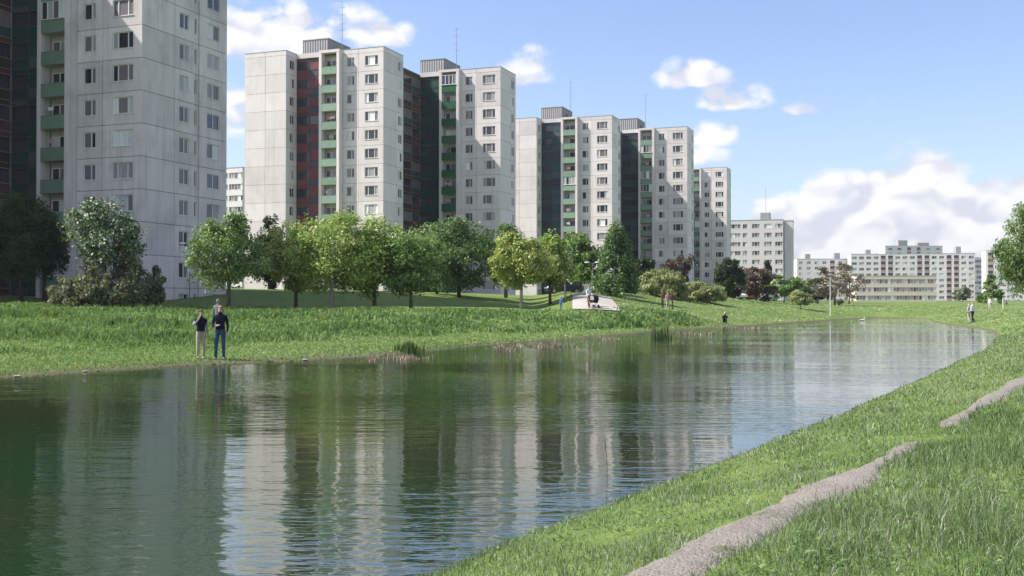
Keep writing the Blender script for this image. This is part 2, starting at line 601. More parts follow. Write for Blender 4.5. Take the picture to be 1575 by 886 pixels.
def ground_material():
    def b(T, bs, mt):
        pos = T.n('ShaderNodeNewGeometry').outputs['Position']
        x, y, z = T.sep(pos)[:3]
        n_big = T.noise(pos, 0.12, 5, 0.6)
        n_mid = T.noise(pos, 0.9, 6, 0.65)
        n_fin = T.noise(pos, 7.0, 5, 0.7)
        c = T.mix(T.maprange(n_mid, 0.3, 0.72), (0.095, 0.16, 0.034, 1), (0.20, 0.275, 0.075, 1))
        c = T.mix(T.maprange(n_big, 0.45, 0.75, 0, 0.7), c, (0.25, 0.275, 0.10, 1))
        c = T.mix(T.maprange(n_fin, 0.35, 0.8, 0, 0.55), c, (0.05, 0.09, 0.02, 1))
        # bare mud and gravel along the waterline
        edge = T.math('ADD', z, T.math('MULTIPLY', T.math('SUBTRACT', n_mid, 0.5), 0.10))
        mud = T.mix(n_fin, (0.065, 0.065, 0.03, 1), (0.19, 0.18, 0.11, 1))
        c = T.mix(T.maprange(edge, -2.05, -1.97, 1, 0, True), c, mud)
        T.put(bs.inputs['Base Color'], c)
        bp = T.n('ShaderNodeBump'); bp.inputs['Strength'].default_value = 0.7; bp.inputs['Distance'].default_value = 0.12
        T.put(bp.inputs['Height'], T.math('ADD', n_fin, T.math('MULTIPLY', n_mid, 1.3)))
        T.put(bs.inputs['Normal'], bp.outputs[0])
    return material('grassy_ground', (0.06, 0.11, 0.02, 1), 0.95, 0.1, b)


M['ground'] = ground_material()
gme = mesh_np('ground', np.stack([xx.ravel(), yy.ravel(), zz], 1), quads, [M['ground']], smooth=True)
tag(new_obj('ground', gme), 'grassy lake banks and lawns', None, None, 'structure')


def water_material():
    def b(T, bs, mt):
        pos = T.n('ShaderNodeNewGeometry').outputs['Position']
        x, y, z = T.sep(pos)[:3]
        # wind ripples: long crests across the view, gentle swell underneath, calmer patches by the far bank
        rip = T.comb(T.math('MULTIPLY', x, 0.55), T.math('MULTIPLY', y, 1.75), 0.0)
        a = T.noise(rip, 2.1, 3, 0.5, 0.35)
        f = T.noise(T.vmath('ADD', rip, (7.3, 1.1, 0)), 5.5, 2, 0.5, 0.2)
        s = T.noise(T.comb(T.math('MULTIPLY', x, 0.35), T.math('MULTIPLY', y, 0.7), 2.0), 0.55, 2, 0.5)
        calm = T.maprange(T.noise(T.comb(T.math('MULTIPLY', x, 0.07), T.math('MULTIPLY', y, 0.16), 4.0), 1.0, 3, 0.5), 0.38, 0.62, 0.35, 1.0, True)
        h = T.math('ADD', T.math('MULTIPLY', a, 1.0), T.math('MULTIPLY', f, 0.34))
        h = T.math('ADD', T.math('MULTIPLY', h, calm), T.math('MULTIPLY', s, 1.2))
        bp = T.n('ShaderNodeBump'); bp.inputs['Strength'].default_value = 1.0; bp.inputs['Distance'].default_value = 0.0155
        T.put(bp.inputs['Height'], h)
        T.put(bs.inputs['Normal'], bp.outputs[0])
        mur = T.noise(pos, 0.11, 3, 0.5)
        T.put(bs.inputs['Base Color'], T.mix(T.maprange(mur, 0.35, 0.65), (0.014, 0.038, 0.012, 1), (0.032, 0.033, 0.014, 1)))
        bs.inputs['IOR'].default_value = 2.7
    return material('lake_water', (0.03, 0.045, 0.02, 1), 0.0, 0.5, b)


M['water'] = water_material()
wb_ = MB()
wb_.v = [(-160, -95, 0), (70, -95, 0), (70, 150, 0), (-160, 150, 0)]; wb_.f = [(0, 1, 2, 3)]; wb_.m = [0]
tag(wb_.build('water', M['water'], None, (0, 0, WATER)), 'rippled green lake', None, None, 'structure')

# ------------------------------------------------------------------ footpath on the near bank and the paved ramp
path_px = [(860, 960), (985, 905), (1060, 862), (1150, 815), (1240, 770), (1310, 735), (1390, 692), (1440, 662), (1490, 634), (1535, 607), (1580, 582), (1640, 556), (1700, 538)]
PATH = np.array([ground_hit(*p)[:2] for p in path_px])


def path_dist(P):
    return poly_dist(P, PATH)


def path_halfwidth(x, y):
    return 0.23 - 0.08 * ss(7.5, 11.0, y) + 0.05 * ss(14, 20, y) + 0.07 * wob(x, y, 1.9, 21) + 0.07 * wob(x, y, 6.0, 22) + 0.04 * wob(x, y, 17.0, 23)


def path_overgrown(x, y):
    """1 where the turf has closed over the strip"""
    g = np.array(ground_hit(1432, 668)[:2])
    d = np.sqrt((x - g[0]) ** 2 + (y - g[1]) ** 2)
    return np.maximum(0.92 * (1 - ss(0.45, 1.4, d + 0.3 * wob(x, y, 3, 5))), 0.4 * ss(0.25, 0.7, wob(x, y, 1.4, 71)))


seg = np.vstack([[0, 0], np.diff(PATH, axis=0)])
cum = np.cumsum(np.hypot(seg[:, 0], seg[:, 1]))
tt = np.arange(0, cum[-1], 0.06)
cx, cy = np.interp(tt, cum, PATH[:, 0]), np.interp(tt, cum, PATH[:, 1])
tx, ty = np.gradient(cx), np.gradient(cy)
ln = np.hypot(tx, ty); tx, ty = tx / ln, ty / ln
rows = []
for q in np.linspace(-1, 1, 9):
    hw = path_halfwidth(cx, cy) * 1.05
    px_, py_ = cx - ty * q * hw, cy + tx * q * hw
    rows.append(np.stack([px_, py_, terrain(px_, py_) + 0.028 - 0.035 * abs(q) ** 4 - 0.042 * path_overgrown(px_, py_)], 1))
pv = np.concatenate(rows)
n = len(tt)
ii = np.arange(9 * n).reshape(9, n)
pq = np.stack([ii[:-1, :-1], ii[:-1, 1:], ii[1:, 1:], ii[1:, :-1]], -1).reshape(-1, 4)


def gravel_material():
    def b(T, bs, mt):
        pos = T.n('ShaderNodeNewGeometry').outputs['Position']
        v = T.n('ShaderNodeTexVoronoi'); v.inputs['Scale'].default_value = 46
        T.put(v.inputs['Vector'], pos)
        nz = T.noise(pos, 2.0, 6, 0.65)
        fn = T.noise(pos, 60, 3, 0.6)
        c = T.mix(T.maprange(nz, 0.3, 0.7), (0.15, 0.132, 0.108, 1), (0.26, 0.236, 0.20, 1))
        c = T.mix(T.math('MULTIPLY', T.sep(v.outputs['Color'])[0], 0.45), c, (0.34, 0.318, 0.28, 1))
        c = T.mix(T.maprange(fn, 0.5, 0.75, 0, 0.5), c, (0.12, 0.10, 0.08, 1))
        c = T.mix(T.maprange(T.noise(pos, 3.1, 5, 0.7), 0.56, 0.72, 0, 0.75), c, (0.075, 0.085, 0.035, 1))
        T.put(bs.inputs['Base Color'], c)
        bp = T.n('ShaderNodeBump'); bp.inputs['Strength'].default_value = 0.55; bp.inputs['Distance'].default_value = 0.02
        T.put(bp.inputs['Height'], T.math('ADD', T.math('SUBTRACT', 1.0, v.outputs['Distance']), fn))
        T.put(bs.inputs['Normal'], bp.outputs[0])
    return material('trodden_gravel', (0.3, 0.26, 0.23, 1), 0.95, 0.15, b)


M['gravel'] = gravel_material()
tag(new_obj('footpath', mesh_np('footpath', pv, pq, [M['gravel']], smooth=True)), 'narrow trodden gravel footpath half overgrown with grass', None, None, 'structure')

# paved ramp up the far bank
RAMP_A, RAMP_B = at(917, 79.0), at(910, 99)
ra, rb = np.array(RAMP_A[:2]), np.array(RAMP_B[:2])
rd = (rb - ra) / np.linalg.norm(rb - ra)
L = np.linalg.norm(rb - ra)
rn = np.array([rd[1], -rd[0]])
ns, nc = 40, 7
rv = []
for i in range(ns + 1):
    for j in range(nc):
        p = ra + rd * L * i / ns + rn * (j / (nc - 1) - 0.5) * 3.5
        rv.append((p[0], p[1], gz_at(p[0], p[1]) + 0.10))
ri = np.arange((ns + 1) * nc).reshape(ns + 1, nc)
rq = np.stack([ri[:-1, :-1], ri[:-1, 1:], ri[1:, 1:], ri[1:, :-1]], -1).reshape(-1, 4)
tag(new_obj('paved_path', mesh_np('paved_path', rv, rq, [M['concrete_pave']])), 'pale concrete path climbing the far bank to the trees', None, None, 'structure')

# ------------------------------------------------------------------ apartment blocks
ST = 2.8
NST = 13
ROOF = NST * ST + 0.75
CACHE = {}


def panel_mesh(w, h, hole=None, t=0.24, mat='panel_white'):
    """wall panel standing on z=0, front face at y=0 looking to -y, with an optional window opening (x0,x1,z0,z1)"""
    key = ('p', round(w, 3), round(h, 3), hole, t, mat)
    if key in CACHE: return CACHE[key]
    g = 0.018
    x0, x1, z0, z1 = g, w - g, g, h - g
    c = 0.014
    mb = MB()
    def ring(a, b, cc, d, y): return [(a, y, cc), (b, y, cc), (b, y, d), (a, y, d)]
    if hole is None:
        mb.rings([ring(x0, x1, z0, z1, t), ring(x0, x1, z0, z1, c), ring(x0 + c, x1 - c, z0 + c, z1 - c, 0)])
    else:
        a, b, cc, d = hole
        mb.rings([ring(a, b, cc, d, t), ring(x0, x1, z0, z1, t), ring(x0, x1, z0, z1, c), ring(x0 + c, x1 - c, z0 + c, z1 - c, 0),
                  ring(a, b, cc, d, 0), ring(a, b, cc, d, t)], cap=False)
    me = mb.mesh('panel', M[mat])
    CACHE[key] = me
    return me


def window_parts(w, h, split, fmat):
    """frame mesh and pane rectangles for a window w x h; split = widths of the sashes as shares"""
    key = ('w', w, h, split, fmat)
    if key in CACHE: return CACHE[key]
    mb = MB()
    fr, y0, y1 = 0.065, 0.09, 0.15
    mb.box(0, w, y0, y1, 0, fr); mb.box(0, w, y0, y1, h - fr, h)
    mb.box(0, fr, y0, y1, fr, h - fr); mb.box(w - fr, w, y0, y1, fr, h - fr)
    xs = [0.0]
    for s in split: xs.append(xs[-1] + s * w)
    rects = []
    for i in range(len(split)):
        a = fr if i == 0 else xs[i] + 0.05
        b = w - fr if i == len(split) - 1 else xs[i + 1] - 0.05
        rects.append((a, b))
        if i: mb.box(xs[i] - 0.05, xs[i] + 0.05, y0 - 0.012, y1 - 0.012, fr, h - fr)
    mb.box(-0.05, w + 0.05, -0.06, y0, -0.045, -0.005)       # sill plate
    res = (mb.mesh('window', M[fmat]), rects, fr)
    CACHE[key] = res
    return res


def pane_mesh(w, h, mat):
    key = ('g', round(w, 3), round(h, 3), mat)
    if key not in CACHE:
        CACHE[key] = MB().box(0, w, 0, 0.02, 0, h).mesh('pane', M[mat])
    return CACHE[key]


def glazing_mesh(w, h, split, rects, fr, combo):
    key = ('gl', w, h, split, combo)
    if key not in CACHE:
        mb = MB()
        for (a, b), c in zip(rects, combo): mb.box(a, b, 0.125, 0.14, fr, h - fr, c)
        CACHE[key] = mb.mesh('glazing', [M[p] for p in PANES])
    return CACHE[key]


def put_window(parent, loc, rz, w, h, split, rnd, level=1, fmat='white_paint'):
    """level 2: every pane an object, 1: one glazing child, 0: frame and glass in one piece"""
    me, rects, fr = window_parts(w, h, split, fmat)
    if level == 0:
        combo = tuple(rnd.choices((0, 1, 2, 3), (0.08, 0.32, 0.42, 0.18))[0] for _ in rects)
        key = ('w0', w, h, split, combo, fmat)
        if key not in CACHE:
            mb = MB()
            for (a, b), c in zip(rects, combo): mb.box(a, b, 0.125, 0.14, fr, h - fr, c)
            for p in me.polygons:
                mb.f.append(tuple(len(mb.v) + k for k in range(4))); mb.m.append(4)
                mb.v += [tuple(me.vertices[q].co) for q in p.vertices]
            CACHE[key] = mb.mesh('window', [M[p] for p in PANES] + [M[fmat]])
        return new_obj('window', CACHE[key], parent, loc, rz)
    o = new_obj('window', me, parent, loc, rz)
    if level == 2:
        mid = pick_pane(rnd)
        for i, (a, b) in enumerate(rects):
            c = mid if rnd.random() < 0.6 else pick_pane(rnd)
            new_obj('pane', pane_mesh(b - a, h - 2 * fr, PANES[c]), o, (a, 0.12, fr))
    else:
        combo = tuple(pick_pane(rnd) for _ in rects)
        new_obj('glazing', glazing_mesh(w, h, split, rects, fr, combo), o)
    return o


def loc_on(face, u, v, z, s):
    """a position on a face: front faces look to -v, right faces to +u; s runs along the face"""
    return ((u + s, v, z), 0.0) if face == 'F' else ((u, v + s, z), R(90))


def panel_column(B, face, u, v, s0, s1, mat, win=None, rnd=None, level=1, storeys=range(NST), fmat='white_paint', top=True):
    """one column of storey panels; win = (width, height, sash shares, centre)"""
    w = s1 - s0
    for k in storeys:
        hole = None
        if win:
            ww, wh, split, c = win
            a = c - s0 - ww / 2
            hole = (round(a, 3), round(a + ww, 3), 0.92, 0.92 + wh)
        loc, rz = loc_on(face, u, v, k * ST, s0)
        new_obj('panel', panel_mesh(w, ST, hole, 0.24, mat), B, loc, rz)
        if win:
            loc, rz = loc_on(face, u, v, k * ST + 0.92, s0 + a)
            put_window(B, loc, rz, ww, wh, split, rnd, level, fmat)
    if top:
        loc, rz = loc_on(face, u, v, NST * ST, s0)
        new_obj('parapet_panel', panel_mesh(w, 0.72, None, 0.24, mat), B, loc, rz)


def infill_mesh(w, pattern):
    """storey-high framed infill: coloured boards and dark windows between thin bars; pattern = rows of material indices"""
    key = ('in', w, pattern)
    if key in CACHE: return CACHE[key]
    mb = MB()
    cols = len(pattern[0])
    hs = (0.95, 1.35, 0.5)
    z = 0.0
    for r, h in zip(pattern, hs):
        for c, mi in enumerate(r):
            a, b = w * c / cols, w * (c + 1) / cols
            mb.box(a + 0.03, b - 0.03, 0.05 if mi < 6 else 0.12, 0.24, z + 0.03, z + h - 0.03, mi)
        mb.box(0, w, 0.0, 0.2, z - 0.03, z + 0.03, 6 if False else 7)
        z += h
    for c in range(cols + 1):
        x = min(max(w * c / cols, 0.03), w - 0.03)
        mb.box(x - 0.03, x + 0.03, 0.01, 0.2, 0.04, z - 0.04, 7)
    CACHE[key] = mb
    return mb


def infill(B, face, u, v, s0, s1, boards, bar, patterns, rnd, storeys=range(NST), name='infill_panel', cut=0.0):
    w = round(s1 - s0, 3)
    mats = [M[b] for b in boards]
    while len(mats) < 6: mats.append(mats[-1])
    mats += [M['glass_dark'], M[bar], M['glass_mid']]
    for k in storeys:
        p = patterns[rnd.randrange(len(patterns))]
        key = ('inm', w, p, tuple(boards), bar)
        if key not in CACHE: CACHE[key] = infill_mesh(w, p).mesh(name, mats)
        loc, rz = loc_on(face, u, v, k * ST, s0)
        new_obj(name, CACHE[key], B, loc, rz)


def hang_items(B, u, v, z, rnd, mats):
    """washing, boxes and plants kept on a balcony"""
    x = u
    for i in range(rnd.randint(1, 2)):
        mb = MB()
        x0 = u + rnd.uniform(0.1, 1.6); h = rnd.uniform(0.25, 0.75); w = rnd.uniform(0.35, 0.8)
        pts = 5
        for q in range(pts):
            a = x0 + w * q / pts
            mb.box(a, a + w / pts - 0.01, v + 0.05 + 0.03 * (q % 2), v + 0.09 + 0.03 * (q % 2), z + 1.75 - h * rnd.uniform(0.8, 1), z + 1.8)
        mb.build('washing', mats[rnd.randrange(len(mats))], B)


CLOTH = [material('cloth_%d' % i, c, 0.9, 0.1) for i, c in enumerate([(0.7, 0.68, 0.66, 1), (0.45, 0.16, 0.2, 1), (0.12, 0.2, 0.4, 1), (0.6, 0.35, 0.42, 1), (0.16, 0.2, 0.13, 1), (0.4, 0.36, 0.3, 1)])]


def balcony_column(B, u0, v, parapet, wall, rnd, storeys=range(NST), level=1):
    """loggia tower 3.5 m wide standing 1 m proud of the facade plane v; fins, slabs, parapets"""
    vf = v - 1.0
    fin, w = 0.45, 3.5
    top = NST * ST + 0.75
    for a, nm in ((u0, 'fin_wall'), (u0 + w - fin, 'fin_wall')):
        MB().box(a, a + fin, vf, v + 0.1, -2.5, top - 0.42).build(nm, M[wall], B)
    MB().box(u0 - 0.02, u0 + w + 0.02, vf - 0.02, v + 0.3, top - 0.42, top).build('fascia', M[wall], B)
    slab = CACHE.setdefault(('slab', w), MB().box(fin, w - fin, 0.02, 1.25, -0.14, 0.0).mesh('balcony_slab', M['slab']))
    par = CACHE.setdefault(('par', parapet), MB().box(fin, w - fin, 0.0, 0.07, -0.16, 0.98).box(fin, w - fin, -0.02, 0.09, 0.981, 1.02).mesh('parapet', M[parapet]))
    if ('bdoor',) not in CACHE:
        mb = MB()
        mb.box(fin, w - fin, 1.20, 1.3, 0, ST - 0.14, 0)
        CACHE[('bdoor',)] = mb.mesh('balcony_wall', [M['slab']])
    ww, wh = 2.1, 1.9
    for k in storeys:
        z = k * ST
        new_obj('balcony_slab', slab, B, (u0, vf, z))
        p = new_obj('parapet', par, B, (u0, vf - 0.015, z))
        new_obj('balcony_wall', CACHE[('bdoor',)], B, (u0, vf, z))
        r = rnd.random()
        if r < 0.16:            # glazed in
            put_window(B, (u0 + fin + 0.02, vf - 0.05, z + 1.03), 0, w - 2 * fin - 0.04, 1.6, (0.25, 0.25, 0.25, 0.25), rnd, level)
        else:
            put_window(B, (u0 + fin + 0.25, vf + 1.02, z + 0.25), 0, ww, wh, (0.4, 0.6), rnd, level)
            if r < 0.62:
                hang_items(B, u0 + fin, vf + 0.2, z, rnd, CLOTH)


def lift_house(B, u0, u1, v0, v1):
    h = 3.3
    mb = MB()
    mb.box(u0, u1, v0, v1, 0, h)
    o = mb.build('lift_house', M['corrugated'], B, (0, 0, ROOF - 0.2))
    MB().box(u0 - 0.06, u1 + 0.06, v0 - 0.06, v1 + 0.06, h, h + 0.12).build('roof_cap', M['metal_grey'], o)
    MB().box(u1 - 0.02, u1 + 0.05, v0 + 2.6, v0 + 3.5, 0.25, 2.2).build('hatch_door', M['tar'], o)


def mast(B, u, v, h=9.0):
    mb = MB()
    mb.tube([(u, v, ROOF - 0.3), (u, v, ROOF + h * 0.6), (u, v, ROOF + h)], [0.055, 0.045, 0.03], 6)
    o = mb.build('antenna_mast', M['metal_grey'], B)
    for i, z in enumerate((0.95, 0.82, 0.66, 0.55)):
        m2 = MB()
        zz_ = ROOF + h * z
        m2.tube([(u - 0.5, v + 0.02, zz_), (u + 0.55, v + 0.02, zz_)], 0.022, 5)
        for k in range(4):
            m2.tube([(u - 0.4 + 0.28 * k, v - 0.28, zz_ + 0.03), (u - 0.4 + 0.28 * k, v + 0.28, zz_ + 0.03)], 0.014, 4)
        m2.build('antenna', M['metal_grey'], o)


SMALL = (1.3, 1.38, (0.64, 0.36))
LARGE = (2.2, 1.42, (0.26, 0.48, 0.26))
SIDE = (1.3, 1.38, (0.55, 0.45))
P_RED = (((0, 1), (6, 0), (0, 1)), ((0, 0), (6, 6), (2, 0)), ((0, 1), (6, 0), (0, 0)))
P_BRN = (((0, 1, 0, 2), (6, 8, 6, 8), (0, 0, 1, 0)), ((1, 0, 0, 1), (8, 6, 8, 6), (0, 2, 0, 0)), ((0, 0, 2, 0), (6, 6, 8, 6), (1, 0, 0, 1)))


def tower_front(B, u, v, wall_w, c, rnd, storeys, level):
    """one stair section whose right front corner is (u, v): coloured infill wall, loggia tower, window facade"""
    infill(B, 'F', u - 10.5 - wall_w, v, 0, wall_w, c['infill'], c['bar'], P_RED, rnd, storeys)
    MB().box(u - 10.5 - wall_w, u - 10.5, v - 0.12, v + 0.3, NST * ST, ROOF).build('fascia', M[c['wall']], B)
    balcony_column(B, u - 10.5, v, c['parapet'], c['wall'], rnd, storeys, level)
    panel_column(B, 'F', u - 7, v, 0, 2.8, c['wall'], (*SMALL, 1.4), rnd, level, storeys, c['frame'])
    panel_column(B, 'F', u - 4.2, v, 0, 4.2, c['wall'], (*LARGE, 2.15), rnd, level, storeys, c['frame'])


def block(name, label, corner, c1, c2, zbase, seed, level=1, show=range(NST), first=True, blank=True, lift=True, deep=False):
    """stepped pair of stair sections; corner = world x,y of the first section's right front corner"""
    rnd = random.Random(seed)
    B = empty(name, (corner[0], corner[1], zbase), -ALPHA)
    tag(B, label, 'apartment block')
    t = 0.232
    bodies = MB()
    jm = M['core'] if c2['wall'] == 'panel_grey' else M['core_light']
    cm = M[c1['wall']] if not first else jm
    core1 = MB().box(-15, -t, t, 6.6 - 0.001, -3, NST * ST + 0.2).box(-15.001, -3 - t, 6.6, 20, -3, NST * ST + 0.15)
    core1.build('core_wall', cm, B)
    if blank:
        MB().box(-22.4 + t, -15 - t, -3 + t, 9, -3, NST * ST + 0.21).build('core_wall', jm if first else cm, B)
    (MB().box(-3.2, 11.4 - t, 19 + t, 31, -3, NST * ST + 0.2) if deep else MB().box(-3.2, 11.4 - t, 19 + t, 25.98, -3, NST * ST + 0.2).box(-3.2, 9.0, 25.981, 31, -3, NST * ST + 0.2)).build('core_wall', jm, B)
    # roofs
    MB().box(-14.9, -0.1, 0.1, 6.5, NST * ST + 0.25, NST * ST + 0.45).box(-14.9, -3.1, 6.501, 19.5, NST * ST + 0.25, NST * ST + 0.45).build('roof', M['tar'], B)
    MB().box(-3.1, 11.3 if deep else 8.9, 19.6, 30.9, NST * ST + 0.25, NST * ST + 0.45).build('roof', M['tar'], B)
    coping = lambda a, b, c_, d, z=ROOF - 0.03: MB().box(a, b, c_, d, z, z + 0.07).build('coping', M['metal_grey'], B)
    if first:
        tower_front(B, 0, 0, 4.5, c1, rnd, show, level)
        panel_column(B, 'R', 0, 0, 0, 4.3, c1['side'], None, rnd, level, show)
        panel_column(B, 'R', 0, 0, 4.3, 6.6, c1['side'], (*SIDE, 5.5), rnd, level, show, c1['frame'])
        coping(-7, 0.03, -0.03, 0.3); coping(-0.3, 0.03, 0.301, 6.6)
    if blank and first:
        for a, b in ((-22.4, -18.7), (-18.7, -15)):
            panel_column(B, 'F', a, -3, 0, b - a, c1['wall'], None, rnd, level, show)
        panel_column(B, 'R', -15, -3, 0, 3.0, c1['side'], (*SIDE, 1.7), rnd, level, show, c1['frame'])
        MB().box(-22.3, -15.1, -2.9, 8.9, NST * ST + 0.25, NST * ST + 0.45).build('roof', M['tar'], B)
        coping(-22.43, -14.97, -3.03, -2.7); coping(-15.3, -14.97, -2.699, 0)
    # loggias of the inner corner look out sideways
    infill(B, 'R', -3, 6.6, 0, 12.4, c1['brown'], 'cream_bar', P_BRN, rnd, show, 'loggia_infill')
    MB().box(-3.3, -2.98, 6.6, 19, NST * ST, NST * ST + 0.3).build('fascia', M['tar'], B)
    tower_front(B, 11.4, 19, 3.9, c2, rnd, show, level)
    panel_column(B, 'R', 11.4, 19, 0, 4.3, c2['side'], None, rnd, level, show)
    panel_column(B, 'R', 11.4, 19, 4.3, 7.0, c2['side'], (*SIDE, 5.6), rnd, level, show, c2['frame'])
    if deep:
        panel_column(B, 'R', 11.4 - 0.12, 19, 7.0, 7.8, c2['side'], (0.34, 1.38, (1.0,), 7.4), rnd, level, show, c2['frame'])
        panel_column(B, 'R', 11.4, 19, 7.8, 12.0, c2['side'], (1.9, 1.38, (0.5, 0.5), 9.9), rnd, level, show, c2['frame'])
    coping(4.4, 11.43, 18.97, 19.3); coping(11.1, 11.43, 19.301, 31 if deep else 26)
    if lift:
        if first:
            lift_house(B, -16.4, -11.8, 4, 11)
            mast(B, -10.8, 6.6)
        lift_house(B, -5.0, -0.5, 23.2, 30)
        mast(B, 0.7, 25.6)
    return B


white = dict(wall='panel_white', side='panel_side', frame='white_paint')
grey = dict(wall='panel_grey', side='panel_grey', frame='white_paint')
BR = ['brown', 'redbrown', 'bluegreen']
block('apartment_block', 'grey concrete apartment block with dark panel joints, tallest and nearest, cut off by the frame', (-48.8, 77.2),
      dict(grey, infill=['brown'], bar='bluegrey', parapet='green_grey', brown=BR),
      dict(grey, infill=['darkgreen', 'bluegrey'], bar='bluegrey', parapet='green_grey', brown=BR), 1.2, 3, 2, range(-1, 11), first=False, lift=False, deep=True)
block('apartment_block', 'white apartment block with red stair wall and a blank end wall', (-19.2, 160.0),
      dict(white, infill=['red', 'bluegrey', 'redbrown'], bar='bluegrey', parapet='green_pale', brown=BR),
      dict(white, infill=['darkgreen', 'darkgreen', 'bluegrey'], bar='darkgreen', parapet='green_deep', brown=BR), 1.05, 5, 1)
block('apartment_block', 'white apartment block with dark blue-green stair walls beyond the red-walled one', (20.1, 215.0),
      dict(white, infill=['bluegreen', 'bluegrey'], bar='bluegrey', parapet='green_pale', brown=BR),
      dict(white, infill=['bluegreen', 'bluegrey'], bar='bluegrey', parapet='green_pale', brown=BR), 0.3, 9, 1)
block('apartment_block', 'white apartment block with a half-shaded front, narrowest and last of the tall row', (42.4, 284.2),
      dict(white, infill=['bluegreen', 'bluegrey'], bar='bluegrey', parapet='green_pale', brown=BR),
      dict(white, infill=['bluegreen', 'bluegrey'], bar='bluegrey', parapet='green_pale', brown=BR), 0.3, 12, 1)


def grid_wall(name, w, h, holes, mat, parent, loc, rz=0.0, depth=0.25):
    """wall face with real recessed openings; holes are (x0,x1,z0,z1)"""
    xs = sorted({0.0, w, *[a for q in holes for a in q[:2]]})
    zs = sorted({0.0, h, *[a for q in holes for a in q[2:]]})
    mb = MB()
    hs = {(q[0], q[2]) for q in holes}
    starts = {}
    cover = set()
    for q in holes:
        for i, x in enumerate(xs[:-1]):
            if q[0] - 1e-6 <= x < q[1] - 1e-6:
                for j, z in enumerate(zs[:-1]):
                    if q[2] - 1e-6 <= z < q[3] - 1e-6: cover.add((i, j))
    def quad(p, m=0):
        b = len(mb.v); mb.v += p; mb.f.append((b, b + 1, b + 2, b + 3)); mb.m.append(m)
    for i in range(len(xs) - 1):
        for j in range(len(zs) - 1):
            if (i, j) not in cover:
                quad([(xs[i], 0, zs[j]), (xs[i + 1], 0, zs[j]), (xs[i + 1], 0, zs[j + 1]), (xs[i], 0, zs[j + 1])])
    for a, b, c, d in holes:
        quad([(a, 0, c), (b, 0, c), (b, depth, c), (a, depth, c)])
        quad([(a, depth, d), (b, depth, d), (b, 0, d), (a, 0, d)])
        quad([(a, 0, c), (a, depth, c), (a, depth, d), (a, 0, d)])
        quad([(b, depth, c), (b, 0, c), (b, 0, d), (b, depth, d)])
        quad([(a, depth, c), (b, depth, c), (b, depth, d), (a, depth, d)], 1)
    return mb.build(name, [M[mat], M['glass_dark']], parent, loc, rz)


def slab_house(name, label, left, right, D0, D1, zbase, storeys, cols, mat, seed, depth=12, sh=2.8, loggia=(), boxes=(), cat='apartment block', wmat='white_paint', fw=None, wh=1.35):
    """long housing slab whose front runs between two photograph columns; cols = (x share, window width, sashes)"""
    rnd = random.Random(seed)
    a = Vector(((left - HX) / F * D0, D0)); b = Vector(((right - HX) / F * D1, D1))
    w = (b - a).length
    B = empty(name, (a.x, a.y, zbase), math.atan2(b.y - a.y, b.x - a.x))
    tag(B, label, cat)
    H = storeys * sh + 0.8
    MB().box(0.0, w, 0.27, depth, -4, H - 0.1).build('core_wall', M[mat], B)
    holes, wins, logs = [], [], []
    for k in range(storeys):
        for c, ww, sp in cols:
            x = c * w
            if c in loggia:
                q = (round(x - ww / 2, 3), round(x + ww / 2, 3), round(k * sh + 0.25, 3), round(k * sh + sh - 0.1, 3))
                logs.append(q)
            else:
                q = (round(x - ww / 2, 3), round(x + ww / 2, 3), round(k * sh + 0.95, 3), round(k * sh + 0.95 + wh, 3))
                wins.append((q, ww, sp))
            holes.append(q)
    grid_wall('wall', w, H, holes, mat, B, (0, 0, 0))
    for q, ww, sp in wins:
        put_window(B, (q[0], 0.03, q[2]), 0, ww, wh, sp, rnd, 0, wmat)
    for i, q in enumerate(logs):
        MB().box(q[0], q[1], 0.0 - 0.05, 0.05, q[2], q[2] + 1.0).build('parapet', M[fw or 'redbrown'], B)
    MB().box(-0.05, w + 0.05, -0.06, depth + 0.05, H - 0.12, H + 0.05).build('roof', M['metal_grey'], B)
    for x0, x1, hh in boxes:
        MB().box(x0 * w, x1 * w, 3, 8, H, H + hh).build('lift_house', M['corrugated'], B)
    return B


def zb(D, py):
    return (HY - py) / F * D


def heights(D, top_py, storeys, sh):
    """ground height so that the roof meets its line in the photograph"""
    return (HY - top_py) / F * D - storeys * sh - 0.8


six = [(x, 2.2, (0.3, 0.4, 0.3)) for x in (0.06,)] + [(0.20, 3.6, (0.25, 0.25, 0.25, 0.25)), (0.37, 1.3, (0.5, 0.5)), (0.55, 2.3, (0.3, 0.4, 0.3)), (0.75, 2.3, (0.3, 0.4, 0.3)), (0.93, 2.3, (0.3, 0.4, 0.3))]
hB = slab_house('apartment_block', 'white nine-storey block with square windows right of the tall row', 1112, 1205, 338, 333, heights(335, 338, 9, 2.8), 9, six, 'far_white', 2, depth=13, boxes=((0.62, 0.78, 2.4),))
mast_m = MB(); mast_m.tube([(13.0, 5, 26), (13.0, 5, 37)], 0.06, 5); mast_m.build('antenna_mast', M['metal_grey'], hB)
MB().box(18.75, 21.4, 1.6, 12.7, -4, 25.7).box(18.7, 21.5, 1.5, 12.8, 25.7, 25.9).build('stair_tower', M['far_white'], hB)

slab_house('apartment_block', 'small grey-white block seen through the gap beside the red-walled block', 300, 372, 268, 262, heights(264, 258, 11, 2.8), 11,
           [(x, 2.2, (0.3, 0.4, 0.3)) for x in (0.12, 0.37, 0.62, 0.80, 0.93)], 'far_white', 21)


def far_cols(n, lw, lo):
    out = []
    for i in range(n):
        c = (i + 0.5) / n
        if i in lo: out.append((c, 2.3, (0.5, 0.5)))
        else: out.append((c, lw, (0.5, 0.5)))
    return out


